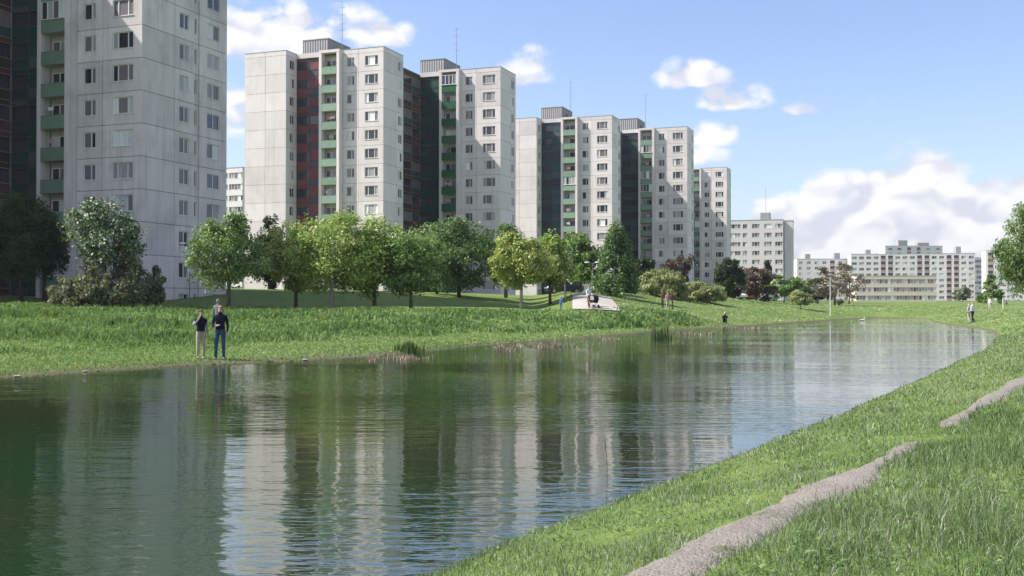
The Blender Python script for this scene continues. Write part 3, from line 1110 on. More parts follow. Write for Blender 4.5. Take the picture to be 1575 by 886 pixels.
far1 = far_cols(7, 2.0, (4,))
slab_house('apartment_block', 'low pale block with brown loggias behind the bare brown tree', 1226, 1311, 548, 545, heights(546, 398, 7, 2.8), 7, far1, 'far_white', 31, loggia=(far1[4][0],), boxes=((0.17, 0.26, 2.6), (0.70, 0.80, 3.0)), fw='dustyred')
lo2 = (4, 5, 9, 10, 13, 14)
far2 = far_cols(17, 2.3, lo2)
slab_house('apartment_block', 'long white block with reddish loggia columns above the orange school', 1309, 1500, 530, 520, heights(525, 390, 8, 2.8), 8, far2, 'far_white', 33, loggia=tuple(far2[i][0] for i in lo2), boxes=((0.13, 0.17, 2.2), (0.86, 0.90, 3.4)), fw='dustyred')
far3 = far_cols(6, 2.4, (2, 3))
slab_house('apartment_block', 'taller rose and white block rising behind the long white one', 1362, 1450, 640, 640, heights(640, 378, 10, 2.8), 10, far3, 'far_white', 35, loggia=(far3[2][0], far3[3][0]), boxes=((0.26, 0.42, 3.4), (0.60, 0.80, 2.0)), fw='far_rose')
far4 = far_cols(4, 2.3, (0,))
slab_house('apartment_block', 'white block end beside the willow, with one reddish loggia column', 1517, 1575, 500, 496, heights(498, 385, 8, 2.8), 8, far4, 'far_white', 37, loggia=(far4[0][0],), fw='dustyred')
far5 = far_cols(3, 2.3, ())
slab_house('apartment_block', 'lower white block set between the long white one and the willow', 1499, 1518, 560, 560, heights(560, 396, 8, 2.8), 8, far5, 'far_white', 38)
school = [((i + 0.5) / 14, 2.35, (0.5, 0.5)) for i in range(14)]
slab_house('school', 'orange and cream three-storey school with ribbon windows at the lake end', 1318, 1440, 420, 416, heights(418, 424, 3, 3.2), 3, school, 'far_cream', 41, depth=14, sh=3.2, cat='school', wh=1.7)

# ------------------------------------------------------------------ foliage
def leaf_material(name, dark, mid, pale, trans=0.42, spec=0.4, rough=0.5):
    mt = bpy.data.materials.new(name)
    mt.use_nodes = True
    T = NT(mt.node_tree)
    bs = mt.node_tree.nodes['Principled BSDF']
    out = mt.node_tree.nodes['Material Output']
    at_ = T.n('ShaderNodeAttribute'); at_.attribute_name = 'tint'
    fac = at_.outputs['Fac']
    c = T.mix(T.maprange(fac, 0.0, 0.6), dark, mid)
    c = T.mix(T.maprange(fac, 0.6, 1.0), c, pale)
    T.put(bs.inputs['Base Color'], c)
    bs.inputs['Roughness'].default_value = rough
    bs.inputs['Specular IOR Level'].default_value = spec
    tr = T.n('ShaderNodeBsdfTranslucent')
    T.put(tr.inputs['Color'], T.mix(0.5, c, (0.16, 0.22, 0.02, 1)))
    mx = T.n('ShaderNodeMixShader'); mx.inputs[0].default_value = trans
    T.put(mx.inputs[1], bs.outputs[0]); T.put(mx.inputs[2], tr.outputs[0])
    T.put(out.inputs[0], mx.outputs[0])
    return mt


def bark_material(name, c1, c2):
    def b(T, bs, mt):
        pos = T.n('ShaderNodeNewGeometry').outputs['Position']
        x, y, z = T.sep(pos)[:3]
        nz = T.noise(T.comb(T.math('MULTIPLY', x, 6), T.math('MULTIPLY', y, 6), T.math('MULTIPLY', z, 1.2)), 2.5, 5, 0.65)
        T.put(bs.inputs['Base Color'], T.mix(T.maprange(nz, 0.3, 0.7), c1, c2))
        bp = T.n('ShaderNodeBump'); bp.inputs['Strength'].default_value = 0.6; bp.inputs['Distance'].default_value = 0.03
        T.put(bp.inputs['Height'], nz); T.put(bs.inputs['Normal'], bp.outputs[0])
    return material(name, c1, 0.95, 0.1, b)


M['bark'] = bark_material('bark_grey_brown', (0.07, 0.055, 0.042, 1), (0.17, 0.14, 0.11, 1))
M['bark_pale'] = bark_material('bark_pale', (0.26, 0.23, 0.19, 1), (0.45, 0.42, 0.37, 1))
M['bark_dark'] = bark_material('bark_dark', (0.03, 0.025, 0.022, 1), (0.07, 0.06, 0.05, 1))
LM = {
    'mid': leaf_material('leaf_mid_green', (0.078, 0.158, 0.039, 1), (0.222, 0.360, 0.096, 1), (0.561, 0.650, 0.316, 1)),
    'bright': leaf_material('leaf_bright_green', (0.149, 0.253, 0.048, 1), (0.413, 0.553, 0.131, 1), (0.750, 0.750, 0.350, 1)),
    'yellow': leaf_material('leaf_yellow_green', (0.215, 0.281, 0.066, 1), (0.463, 0.537, 0.140, 1), (0.727, 0.750, 0.281, 1)),
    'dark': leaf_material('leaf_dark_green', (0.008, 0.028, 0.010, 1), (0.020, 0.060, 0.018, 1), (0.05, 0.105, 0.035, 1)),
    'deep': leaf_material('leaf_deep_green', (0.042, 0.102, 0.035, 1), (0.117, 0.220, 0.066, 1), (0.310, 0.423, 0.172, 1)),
    'blossom': leaf_material('leaf_and_white_blossom', (0.035, 0.085, 0.03, 1), (0.11, 0.19, 0.075, 1), (0.62, 0.64, 0.52, 1), 0.2),
    'olive': leaf_material('leaf_grey_olive', (0.090, 0.108, 0.060, 1), (0.216, 0.240, 0.138, 1), (0.432, 0.456, 0.312, 1)),
    'pale': leaf_material('leaf_pale_willow', (0.204, 0.246, 0.102, 1), (0.420, 0.462, 0.204, 1), (0.576, 0.612, 0.324, 1)),
    'purple': leaf_material('leaf_purple_brown', (0.061, 0.039, 0.043, 1), (0.149, 0.088, 0.088, 1), (0.297, 0.193, 0.158, 1)),
    'brown': leaf_material('twig_grey_brown', (0.162, 0.135, 0.108, 1), (0.297, 0.257, 0.203, 1), (0.432, 0.392, 0.297, 1), 0.1),
    'spruce': leaf_material('needle_blue_green', (0.006, 0.022, 0.012, 1), (0.016, 0.048, 0.028, 1), (0.04, 0.085, 0.05, 1)),
    'willow': leaf_material('leaf_willow_green', (0.078, 0.144, 0.048, 1), (0.192, 0.300, 0.102, 1), (0.360, 0.468, 0.204, 1)),
}


def leaf_quads(C, Nrm, size, tint, g, aspect=0.6, droop=0.0):
    """a folded leaf (two triangles sharing the midrib) per centre"""
    n = len(C)
    r = g.normal(size=(n, 3)); r[:, 2] -= droop
    t = r - (r * Nrm).sum(1, keepdims=True) * Nrm
    t /= np.linalg.norm(t, axis=1, keepdims=True) + 1e-9
    b = np.cross(Nrm, t)
    s = size[:, None]
    up = Nrm * s * 0.12
    v = np.stack([C - t * s * 0.5, C + b * s * aspect * 0.5 + up, C + t * s * 0.5, C - b * s * aspect * 0.5 + up], 1).reshape(-1, 3)
    f = np.arange(4 * n).reshape(n, 4)
    return v, f, np.repeat(tint, 4)


def rand_dirs(g, n):
    d = g.normal(size=(n, 3))
    return d / np.linalg.norm(d, axis=1, keepdims=True)


def crown_points(kind, rx, rz, g, n, clumps):
    """clump centres and leaves of a crown centred on the origin, half width rx, half height rz"""
    d = rand_dirs(g, clumps)
    lob = rand_dirs(g, 7)
    k = np.max(d @ lob.T, axis=1)
    rad = (0.30 + 0.66 * g.random(clumps) ** 0.5) * (0.60 + 0.45 * k)
    cc = d * rad[:, None]
    if kind == 'cone':
        zc = g.random(clumps) ** 1.35 * 2 - 1
        a = g.random(clumps) * 6.283
        rr = (1 - (zc + 1) / 2) ** 0.8 * (0.5 + 0.5 * g.random(clumps) ** 0.5)
        cc = np.stack([np.cos(a) * rr, np.sin(a) * rr, zc], 1)
    elif kind == 'dome':
        cc[:, 2] = np.abs(cc[:, 2]) * 1.75 - 0.85
        cc[:, :2] *= np.clip(1.1 - 0.25 * np.maximum(cc[:, 2:3], 0), 0.6, 1.1)
    elif kind == 'egg':
        cc[:, :2] *= (1.05 - 0.35 * cc[:, 2:3])
    w = g.dirichlet(np.ones(clumps) * 3)
    cnt = np.maximum((w * n).astype(int), 3)
    ci = np.repeat(np.arange(clumps), cnt)
    m = len(ci)
    cr = g.uniform(0.17, 0.34, clumps)
    off = rand_dirs(g, m) * (g.random(m) ** 0.5)[:, None] * cr[ci][:, None]
    off[:, 2] *= 0.75
    p = (cc[ci] + off) * np.array([rx, rx, rz])
    ctint = g.normal(0, 0.16, clumps)
    return p, ci, ctint, cc * np.array([rx, rx, rz])


def tree(name, label, px, D, top, bottom, width, leaf='mid', kind='round', group=None, bark='bark', seed=0, leafscale=1.0, dense=1.0, base=None, stems=1, cat='tree', lean=0.0):
    """px, top, bottom, width describe the crown in the photograph; D is the real distance the tree stands at"""
    g = np.random.default_rng(seed + 1000)
    b = at(px, D) if base is None else base
    k = D / F
    zt, zbm = (HY - top) * k - b.z, (HY - bottom) * k - b.z
    zbm = max(zbm, 0.05)
    rx, rz = width * k / 2 * 1.16, (zt - zbm) / 2 * 1.10
    cz = (zt + zbm) / 2
    root = empty(name, b, g.uniform(0, 6.28))
    tag(root, label, cat, group)
    size = max(0.17, D * 0.0027) * leafscale
    area = 4 * math.pi * (rx * rx + 2 * rx * rz) / 3
    n = int(np.clip(4.2 * dense * area / (size * size * 0.6), 900, 13000))
    clumps = int(np.clip(n / 75, 40, 150))
    p, ci, ct, cc = crown_points(kind, rx * 0.93, rz * 0.93, g, n, clumps)
    m = len(p)
    nrm = p / np.array([rx, rx, rz])
    nrm = nrm / (np.linalg.norm(nrm, axis=1, keepdims=True) + 1e-6) * 0.7 + rand_dirs(g, m) * 0.9 + np.array([0, 0, 0.35])
    nrm /= np.linalg.norm(nrm, axis=1, keepdims=True)
    tint = np.clip(0.45 + ct[ci] + g.normal(0, 0.17, m), 0, 1)
    if leaf == 'blossom':
        tint = np.where(g.random(m) < 0.16, 1.0, np.clip(tint, 0, 0.6))
    droop = 1.4 if leaf in ('pale', 'willow') else 0.0
    asp = 0.28 if leaf in ('pale', 'willow', 'brown', 'spruce') else 0.62
    sz = size * g.uniform(0.65, 1.35, m) * (1.5 if asp < 0.3 else 1.0)
    v, f, tn = leaf_quads(p + np.array([0, 0, cz]), nrm, sz, tint, g, asp, droop)
    new_obj('crown', mesh_np('crown', v, f, [LM[leaf]], attr=tn), root)
    # trunk, limbs to some of the clumps
    mb = MB()
    tr = max(0.045, 0.020 * zt)
    h0 = max(cz - rz * 0.55, 0.25)
    for s in range(stems):
        ox = 0 if stems == 1 else g.uniform(-0.35, 0.35) * rx
        oy = 0 if stems == 1 else g.uniform(-0.35, 0.35) * rx
        pts = [(ox, oy, -0.35), (ox * 0.95, oy, h0 * 0.5), (ox * 0.8 + g.normal() * 0.05, oy * 0.8, h0), (g.normal() * 0.1, g.normal() * 0.1, cz + rz * 0.5)]
        mb.tube(pts, [tr * 1.35 / stems ** 0.5, tr / stems ** 0.5, tr * 0.8 / stems ** 0.5, tr * 0.2], 7)
        for q in g.choice(len(cc), min(8 if stems == 1 else 4, len(cc)), replace=False):
            e = cc[q] * 0.9 + np.array([0, 0, cz])
            st_ = np.array([ox * 0.8, oy * 0.8, h0 * g.uniform(0.75, 1.05)])
            if e[2] < st_[2] + 0.15: continue
            mid = (st_ + e) / 2 + np.array([0, 0, 0.12 * rz])
            mb.tube([tuple(st_), tuple(mid), tuple(e)], [tr * 0.42, tr * 0.26, tr * 0.07], 5)
    mb.build('trunk', M[bark], root, smooth=True)
    return root


FRONT = 'trees along the lawn in front of the blocks'
T_ = [
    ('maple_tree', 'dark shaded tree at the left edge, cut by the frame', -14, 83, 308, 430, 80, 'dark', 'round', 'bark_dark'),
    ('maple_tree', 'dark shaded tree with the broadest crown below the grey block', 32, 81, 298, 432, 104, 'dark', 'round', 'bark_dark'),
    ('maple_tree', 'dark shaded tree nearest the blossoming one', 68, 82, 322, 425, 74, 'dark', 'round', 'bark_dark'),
    ('blossom_tree', 'round tree speckled with white blossom before the grey block', 161, 75, 305, 424, 112, 'blossom', 'round', 'bark'),
    ('lime_tree', 'round mid-green tree standing behind the three people on the bank', 352, 77, 322, 456, 108, 'mid', 'egg', 'bark'),
    ('pine_tree', 'dark spiky conifer between the round tree and the yellow-green one', 414, 110, 336, 442, 48, 'spruce', 'round', 'bark_dark'),
    ('birch_tree', 'yellow-green tree left of the big cluster', 455, 85, 342, 448, 90, 'yellow', 'round', 'bark'),
    ('lime_tree', 'biggest light green tree of the middle cluster with pale trunk', 510, 81.5, 322, 456, 136, 'bright', 'round', 'bark_pale'),
    ('lime_tree', 'light green tree in the middle of the cluster, leaning trunk', 576, 83, 334, 456, 108, 'bright', 'round', 'bark'),
    ('lime_tree', 'rounded green tree at the right of the middle cluster', 632, 82.5, 343, 456, 106, 'mid', 'round', 'bark'),
    ('poplar_tree', 'dense dark green tree between cluster and slim grey-green tree', 706, 112, 326, 450, 128, 'deep', 'egg', 'bark_dark'),
    ('poplar_tree', 'slim grey-green tree rising behind the dense dark one', 778, 124, 334, 446, 52, 'willow', 'egg', 'bark'),
    ('ash_tree', 'yellowish light green tree with pale slender trunk left of the lamps', 802, 90, 360, 446, 88, 'yellow', 'round', 'bark_pale'),
    ('ash_tree', 'light green tree directly behind the single park lamp', 846, 96, 360, 446, 66, 'bright', 'round', 'bark'),
    ('ash_tree', 'deep green tree above the top of the concrete path', 893, 112, 356, 440, 66, 'mid', 'round', 'bark'),
    ('hornbeam_tree', 'pointed deep green tree right of the concrete path', 948, 106, 348, 448, 72, 'deep', 'cone', 'bark'),
    ('hornbeam_tree', 'dark tree in the shade right of the pointed tree', 990, 138, 392, 452, 44, 'dark', 'round', 'bark_dark'),
    ('willow_bush', 'large pale green dome-shaped willow bush on the bank', 1019, 120, 411, 468, 74, 'pale', 'dome', 'bark'),
    ('willow_bush', 'smaller pale green willow bush right of the large one', 1078, 124, 428, 468, 64, 'pale', 'dome', 'bark'),
    ('plum_tree', 'purple-brown tree peeping out above the large willow bush', 1046, 160, 388, 446, 48, 'purple', 'round', 'bark_dark'),
    ('spruce_tree', 'dark spruce right of the willow bushes', 1121, 150, 394, 466, 50, 'spruce', 'egg', 'bark_dark'),
    ('plum_tree', 'purple-brown spreading tree in front of the nine-storey block', 1163, 168, 412, 462, 62, 'purple', 'round', 'bark_dark'),
    ('spruce_tree', 'small dark pointed conifer before the nine-storey block', 1180, 205, 404, 455, 26, 'spruce', 'cone', 'bark_dark'),
    ('maple_tree', 'round mid-green tree below the right end of the nine-storey block', 1206, 180, 424, 462, 52, 'mid', 'round', 'bark'),
    ('maple_tree', 'small olive ball tree standing alone on the sunny bank', 1231, 138, 447, 470, 36, 'pale', 'round', 'bark'),
    ('maple_tree', 'dark green round tree behind the bare brown ones', 1258, 195, 428, 464, 44, 'dark', 'round', 'bark_dark'),
    ('alder_tree', 'thinly leaved grey-brown tree beside the white pole', 1284, 168, 398, 470, 62, 'brown', 'round', 'bark'),
    ('alder_tree', 'thinly leaved brown tree right of the white pole', 1306, 200, 408, 466, 46, 'brown', 'round', 'bark'),
    ('willow_tree', 'tall leafy willow cut off by the right edge', 1584, 100, 308, 468, 92, 'willow', 'egg', 'bark'),
    ('willow_tree', 'small green tree at the foot of the tall willow', 1524, 190, 426, 464, 38, 'mid', 'cone', 'bark'),
    ('maple_tree', 'small tree before the white end block near the couple', 1480, 300, 442, 463, 28, 'olive', 'round', 'bark'),
    ('maple_tree', 'bushy green tree hiding the foot of the nine-storey block', 1140, 240, 420, 458, 56, 'deep', 'round', 'bark'),
    ('maple_tree', 'small green tree between nine-storey block and low pale block', 1232, 285, 428, 460, 40, 'mid', 'round', 'bark'),
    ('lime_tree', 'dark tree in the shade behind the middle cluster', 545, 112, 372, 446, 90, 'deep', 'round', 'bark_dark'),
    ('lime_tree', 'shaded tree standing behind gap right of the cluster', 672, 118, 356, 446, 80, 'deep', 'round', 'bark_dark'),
]
SPARSE = {'brown': 0.22, 'pale': 1.1, 'purple': 0.8, 'spruce': 1.3}
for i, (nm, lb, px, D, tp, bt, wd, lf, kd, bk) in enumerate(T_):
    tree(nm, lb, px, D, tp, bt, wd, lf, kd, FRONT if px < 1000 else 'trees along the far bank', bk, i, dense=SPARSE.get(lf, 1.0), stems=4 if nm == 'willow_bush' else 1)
for i, (px, D, tp, wd, lb) in enumerate([(108, 74, 418, 54, 'low grey-olive shrub under the dark trees'), (140, 73.5, 400, 64, 'grey-olive shrub under the left side of the blossoming tree'),
                                      (196, 74, 392, 70, 'tallest grey-olive shrub in front of the grey block corner'), (236, 75.5, 404, 40, 'grey-olive shrub left of the park lamp')]):
    tree('shrub', lb, px, D, tp, 470, wd, 'olive', 'dome', 'shrubs under the blossoming tree', 'bark_dark', 60 + i, stems=4, cat='shrub')


# ------------------------------------------------------------------ grass
def grass_material(name, dark, mid, pale, trans=0.35):
    return leaf_material(name, dark, mid, pale, trans)


M['grass'] = grass_material('grass_blades', (0.052, 0.106, 0.029, 1), (0.163, 0.241, 0.097, 1), (0.419, 0.426, 0.325, 1))
M['weeds'] = leaf_material('bank_weeds', (0.082, 0.166, 0.051, 1), (0.246, 0.360, 0.125, 1), (0.548, 0.580, 0.343, 1), 0.35, 0.15, 0.7)
M['dry'] = grass_material('dry_reed', (0.16, 0.12, 0.08, 1), (0.33, 0.26, 0.19, 1), (0.48, 0.41, 0.32, 1), 0.2)
M['reed'] = grass_material('green_reed', (0.02, 0.045, 0.012, 1), (0.05, 0.10, 0.025, 1), (0.12, 0.18, 0.05, 1), 0.25)


def blades(x, y, z, h, w, tint, g, lean=0.45):
    """two-segment blades bending over"""
    n = len(x)
    a = g.random(n) * 6.283
    ca, sa = np.cos(a), np.sin(a)
    ld = g.random(n) * 6.283
    l1 = lean * g.random(n) * h
    bx, by = np.cos(ld) * l1, np.sin(ld) * l1
    P = np.stack([x, y, z], 1)
    side = np.stack([ca, sa, np.zeros(n)], 1) * (w / 2)[:, None]
    m = P + np.stack([bx * 0.35, by * 0.35, h * 0.58], 1)
    t = P + np.stack([bx, by, h * (1 - 0.25 * (l1 / h) ** 2)], 1)
    v = np.stack([P - side, P + side, m - side * 0.75, m + side * 0.75, t], 1).reshape(-1, 3)
    b = (np.arange(n) * 5)[:, None]
    f = np.concatenate([b + np.array([[0, 1, 3]]), b + np.array([[0, 3, 2]]), b + np.array([[2, 3, 4]])], 0)
    return v, f, np.repeat(tint, 5)


def polar_points(n, d0, d1, a0, a1, g):
    D = d0 * (d1 / d0) ** g.random(n)
    th = g.uniform(a0, a1, n)
    return D * np.tan(th), D


# near bank turf
g = np.random.default_rng(77)
x, y = polar_points(340000, 3.6, 62, -0.42, 0.56, g)
P = np.stack([x, y], 1)
d2 = poly_dist(P, NEAR)
dp = path_dist(P)
hw = path_halfwidth(x, y)
og = path_overgrown(x, y)
keep = (~inside(P)) & (poly_dist(P, FAR) > d2) & (d2 > 0.02) & ((dp > hw * g.uniform(0.45, 1.15, len(x)) ** 1.0) | (g.random(len(x)) < og * 0.75) | (g.random(len(x)) < 0.03))
x, y, d2, dp, og = x[keep], y[keep], d2[keep], dp[keep], og[keep]
z = terrain(x, y) - 0.01
rightside = ss(2.0, 3.4, d2)
cl_ = wob(x, y, 1.6, 31) + 0.7 * wob(x, y, 4.5, 32) + 0.4 * wob(x, y, 11, 33)
h = (0.046 + 0.026 * rightside) * (1 + 0.7 * np.clip(cl_, -1, 1.4)) * g.uniform(0.4, 1.6, len(x))
h *= np.where((og > 0.4) & (dp < 0.4), 0.8, 1.0)
h = np.where(g.random(len(x)) < 0.02, h * 1.9, h)
w = np.maximum(0.0048, y * 0.00066) * g.uniform(0.7, 1.4, len(x))
h = np.maximum(h, w * 2.2)
tint = np.clip(0.42 + 0.16 * wob(x, y, 0.8, 41) + 0.12 * wob(x, y, 3.1, 42) + g.normal(0, 0.15, len(x)) + np.where(g.random(len(x)) < 0.22, 0.42, 0) + 0.10 * (1 - rightside) - 0.12 * np.clip(cl_, 0, 1), 0, 1)
v, f, tn = blades(x, y, z, h, w, tint, g, 1.25)
tag(new_obj('grass', mesh_np('grass', v, f, [M['grass']], attr=tn)), 'long green grass on the near bank beside the footpath', None, None, 'stuff')

# broad-leaved weeds in the near turf
g = np.random.default_rng(80)
x, y = polar_points(1300, 4.0, 40, -0.3, 0.54, g)
P = np.stack([x, y], 1)
keep = (~inside(P)) & (poly_dist(P, FAR) > poly_dist(P, NEAR)) & (poly_dist(P, NEAR) > 0.2) & (path_dist(P) > 0.35) & (wob(x, y, 0.9, 61) > 0.05)
x, y = x[keep], y[keep]
cnt = g.integers(6, 14, len(x))
ci = np.repeat(np.arange(len(x)), cnt)
rr_ = 0.08 * g.random(len(ci)) ** 0.5
aa_ = g.random(len(ci)) * 6.283
wx, wy = x[ci] + rr_ * np.cos(aa_), y[ci] + rr_ * np.sin(aa_)
wz = terrain(wx, wy) + g.uniform(0.015, 0.06, len(ci))
nr = rand_dirs(g, len(ci)) * 0.6 + np.array([0, 0, 1.0]); nr /= np.linalg.norm(nr, axis=1, keepdims=True)
v, f, tn = leaf_quads(np.stack([wx, wy, wz], 1), nr, g.uniform(0.022, 0.05, len(ci)), np.clip(0.3 + g.normal(0, 0.15, len(ci)), 0, 1), g, 0.55)
tag(new_obj('ground_cover', mesh_np('ground_cover', v, f, [M['weeds']], attr=tn)), 'low broad-leaved weeds scattered in the near grass', None, None, 'stuff')

# far bank: short turf on the shelf, rank weeds on the slope
g = np.random.default_rng(78)
x, y = polar_points(170000, 26, 90, -0.52, 0.36, g)
P = np.stack([x, y], 1)
d1 = poly_dist(P, FAR)
dc = poly_dist(P, CREST)
back = inside(P, BEHIND)
keep = (~inside(P)) & (d1 < poly_dist(P, NEAR)) & (d1 > 0.05 + 0.7 * g.random(len(x)) ** 2 * (0.5 + 0.5 * wob(x, y, 1.2, 59))) & ((~back) | (dc < 1.0))
x, y, d1, dc = x[keep], y[keep], d1[keep], dc[keep]
t = d1 / (d1 + dc)
z = terrain(x, y) - 0.01
cl_ = wob(x, y, 0.75, 51) + 0.8 * wob(x, y, 2.3, 52)
weedy = ss(0.17, 0.28, t + 0.05 * cl_) * (1 - 0.5 * ss(0.6, 1.0, t))
h = (0.07 + 0.20 * weedy * np.clip(0.7 + 1.1 * cl_, 0.1, 2.4)) * g.uniform(0.6, 1.4, len(x))
w = y * (0.0011 + 0.0009 * weedy) * g.uniform(0.7, 1.5, len(x))
tint = np.clip(0.5 - 0.14 * weedy + 0.17 * wob(x, y, 0.5, 53) - 0.22 * np.clip(cl_, -1, 1) * weedy + g.normal(0, 0.14, len(x)), 0, 1)
v, f, tn = blades(x, y, z, h, w, tint, g, 0.8)
tag(new_obj('grass', mesh_np('grass', v, f, [M['weeds']], attr=tn)), 'rank weeds and turf on the far bank', None, None, 'stuff')

# farther lawns right of the concrete path
g = np.random.default_rng(79)
x, y = polar_points(50000, 62, 175, 0.05, 0.52, g)
P = np.stack([x, y], 1)
keep = (~inside(P)) & (np.minimum(poly_dist(P, FAR), poly_dist(P, NEAR)) > 0.4)
rel = P - ra
al, sd_ = rel @ rd, np.abs(rel @ rn)
keep &= ~((sd_ < 1.75) & (al > -0.3) & (al < L))
x, y = x[keep], y[keep]
h = (0.06 + 0.03 * wob(x, y, 0.7, 55)) * g.uniform(0.6, 1.5, len(x))
v, f, tn = blades(x, y, terrain(x, y) - 0.01, h, y * 0.0016 * g.uniform(0.7, 1.4, len(x)), np.clip(0.70 + 0.2 * wob(x, y, 0.35, 56) + g.normal(0, 0.13, len(x)), 0, 1), g, 0.8)
tag(new_obj('grass', mesh_np('grass', v, f, [M['weeds']], attr=tn)), 'mown sunny grass round the far end of the lake', None, None, 'stuff')


def reed_clump(label, px, py, wpx, hpx, mat, n, seed, spread=0.5, lean=0.5):
    g = np.random.default_rng(seed)
    c = ground_hit(px, py)
    k = c.y / F
    x = g.normal(0, wpx * k * 0.36, n); y = g.normal(0, spread, n)
    wx, wy = c.x + x, c.y + y
    z = np.maximum(terrain(wx, wy), WATER - 0.05) - c.z
    h = hpx * k * g.uniform(0.25, 1.1, n) * (0.7 + 0.4 * np.sin(x * 5 + seed) * np.sin(x * 2.3))
    v, f, tn = blades(x, y, z, h, np.full(n, 0.00075 * c.y) * g.uniform(0.6, 1.4, n), np.clip(g.normal(0.5, 0.22, n), 0, 1), g, lean * (1.9 if mat == 'dry' else 1.0))
    o = new_obj('reed_clump', mesh_np('reed_clump', v, f, [M[mat]], attr=tn), None, c)
    tag(o, label, 'reeds', 'reeds along the far waterline', 'stuff')


reed_clump('small dry brown reed tuft left of the larger tuft on the far shore', 574, 553, 14, 12, 'dry', 160, 1)
reed_clump('dry brown reed tuft at the foot of the green reeds', 622, 552, 44, 15, 'dry', 420, 2)
reed_clump('dark green reeds standing over the dry tuft', 629, 541, 26, 26, 'reed', 420, 3, 0.4, 0.25)
reed_clump('small dry reed tuft at the left end of the long brown fringe', 772, 538, 24, 14, 'dry', 260, 4)
reed_clump('long brown dry reed fringe on the far shore', 832, 533, 76, 12, 'dry', 520, 5)
reed_clump('pale dry reed fringe right of the long one', 932, 522, 36, 7, 'dry', 170, 6)
reed_clump('tall dark green reeds in the water before the pale bushes', 1017, 521, 18, 27, 'reed', 300, 7, 0.5, 0.2)
reed_clump('dry reed fringe right of the tall dark reeds', 1066, 514, 40, 8, 'dry', 200, 8)
reed_clump('farthest dry reed fringe before the nine-storey block', 1142, 505, 52, 7, 'dry', 200, 9)

# lone stalk in the shallows of the near bank
c = Vector((1.02, 11.62, WATER))
mb = MB()
mb.tube([(0, 0, -0.2), (0.01, 0, 0.3), (-0.012, 0.0, 0.56)], [0.004, 0.0035, 0.002], 5)
mb.tube([(-0.012, 0, 0.5), (-0.016, 0, 0.62)], [0.006, 0.003], 5)
tag(mb.build('reed_stalk', M['dry'], None, c), 'single reed stalk standing in the water at the near bank', 'reed')

# stones at the waterline below the people
stone_m = material('wet_stone', (0.28, 0.26, 0.23, 1), 0.8, 0.3)
pale_m = material('pale_stone', (0.34, 0.32, 0.29, 1), 0.8, 0.3)


def stone(label, px, py, size, mat, seed):
    g = np.random.default_rng(seed)
    bm = bmesh.new()
    bmesh.ops.create_icosphere(bm, subdivisions=2, radius=1.0)
    for vv in bm.verts:
        q = 1 + 0.25 * math.sin(3 * vv.co.x + seed) * math.cos(2.3 * vv.co.y + seed * 2)
        vv.co = Vector((vv.co.x * size * q, vv.co.y * size * 0.7 * q, vv.co.z * size * 0.2 * q))
    me = bpy.data.meshes.new('stone'); bm.to_mesh(me); bm.free()
    me.materials.append(mat)
    me.polygons.foreach_set('use_smooth', [True] * len(me.polygons))
    p = ground_hit(px, py)
    while gz_at(p.x, p.y) < WATER - 0.01 and p.y < 60:
        p = at(px, p.y + 0.05)
    tag(new_obj('stone', me, None, (p.x, p.y, max(p.z, WATER) + size * 0.1), seed), label, 'stone', 'stones on the far waterline')


for i, (px, py, sz, mt, lb) in enumerate([(28, 581, 0.12, pale_m, 'flat white stone nearest the left edge of the lake'), (132, 576, 0.09, pale_m, 'flat white stone on the shore under the shrubs'), (151, 575, 0.045, pale_m, 'small white stone right of a flat one'),
                                         (316, 556, 0.05, pale_m, 'white stone at the feet of the two people'), (288, 566, 0.07, stone_m, 'dark stone in the water left of the two people'), (360, 562, 0.08, stone_m, 'grey stone just right of the two people'),
                                         (470, 555.5, 0.13, pale_m, 'pale flat stone on the shore below the big light green tree'), (346, 563, 0.07, stone_m, 'grey stone below the person in jeans'), (329, 563.5, 0.06, stone_m, 'grey stone between the two reflections')]):
    stone(lb, px, py, sz, mt, 100 + i)

# ------------------------------------------------------------------ people
def fabric(name, c):
    def b(T, bs, mt):
        pos = T.n('ShaderNodeTexCoord').outputs['Object']
        nz = T.noise(pos, 9.0, 4, 0.6)
        v = T.n('ShaderNodeHueSaturation'); v.inputs['Color'].default_value = (*c, 1)
        T.put(v.inputs['Value'], T.maprange(nz, 0.3, 0.7, 0.75, 1.15))
        T.put(bs.inputs['Base Color'], v.outputs[0])
    return material(name, (*c, 1), 0.85, 0.15, b)


FAB = {}
def fab(c):
    if c not in FAB: FAB[c] = fabric('fabric_%d' % len(FAB), c)
    return FAB[c]


SKIN = material('skin', (0.55, 0.34, 0.25, 1), 0.55, 0.35)
BASE = dict(pelvis=(0, 0, .95), spine=(0, 0, 1.14), chest=(0, 0, 1.34), neck=(0, 0.005, 1.48), chin=(0, -0.02, 1.555), head=(0, -0.012, 1.64), crown=(0, 0.0, 1.715))
RAD = dict(pelvis=(.155, .12), spine=(.14, .105), chest=(.165, .115), neck=(.055, .058), chin=(.062, .07), head=(.078, .094), crown=(.06, .07), sh=(.068, .065), elbow=(.044, .044), wrist=(.03, .034), palm=(.02, .042),
           hip=(.088, .09), knee=(.062, .066), ankle=(.042, .05), heel=(.04, .05), toe=(.042, .03))


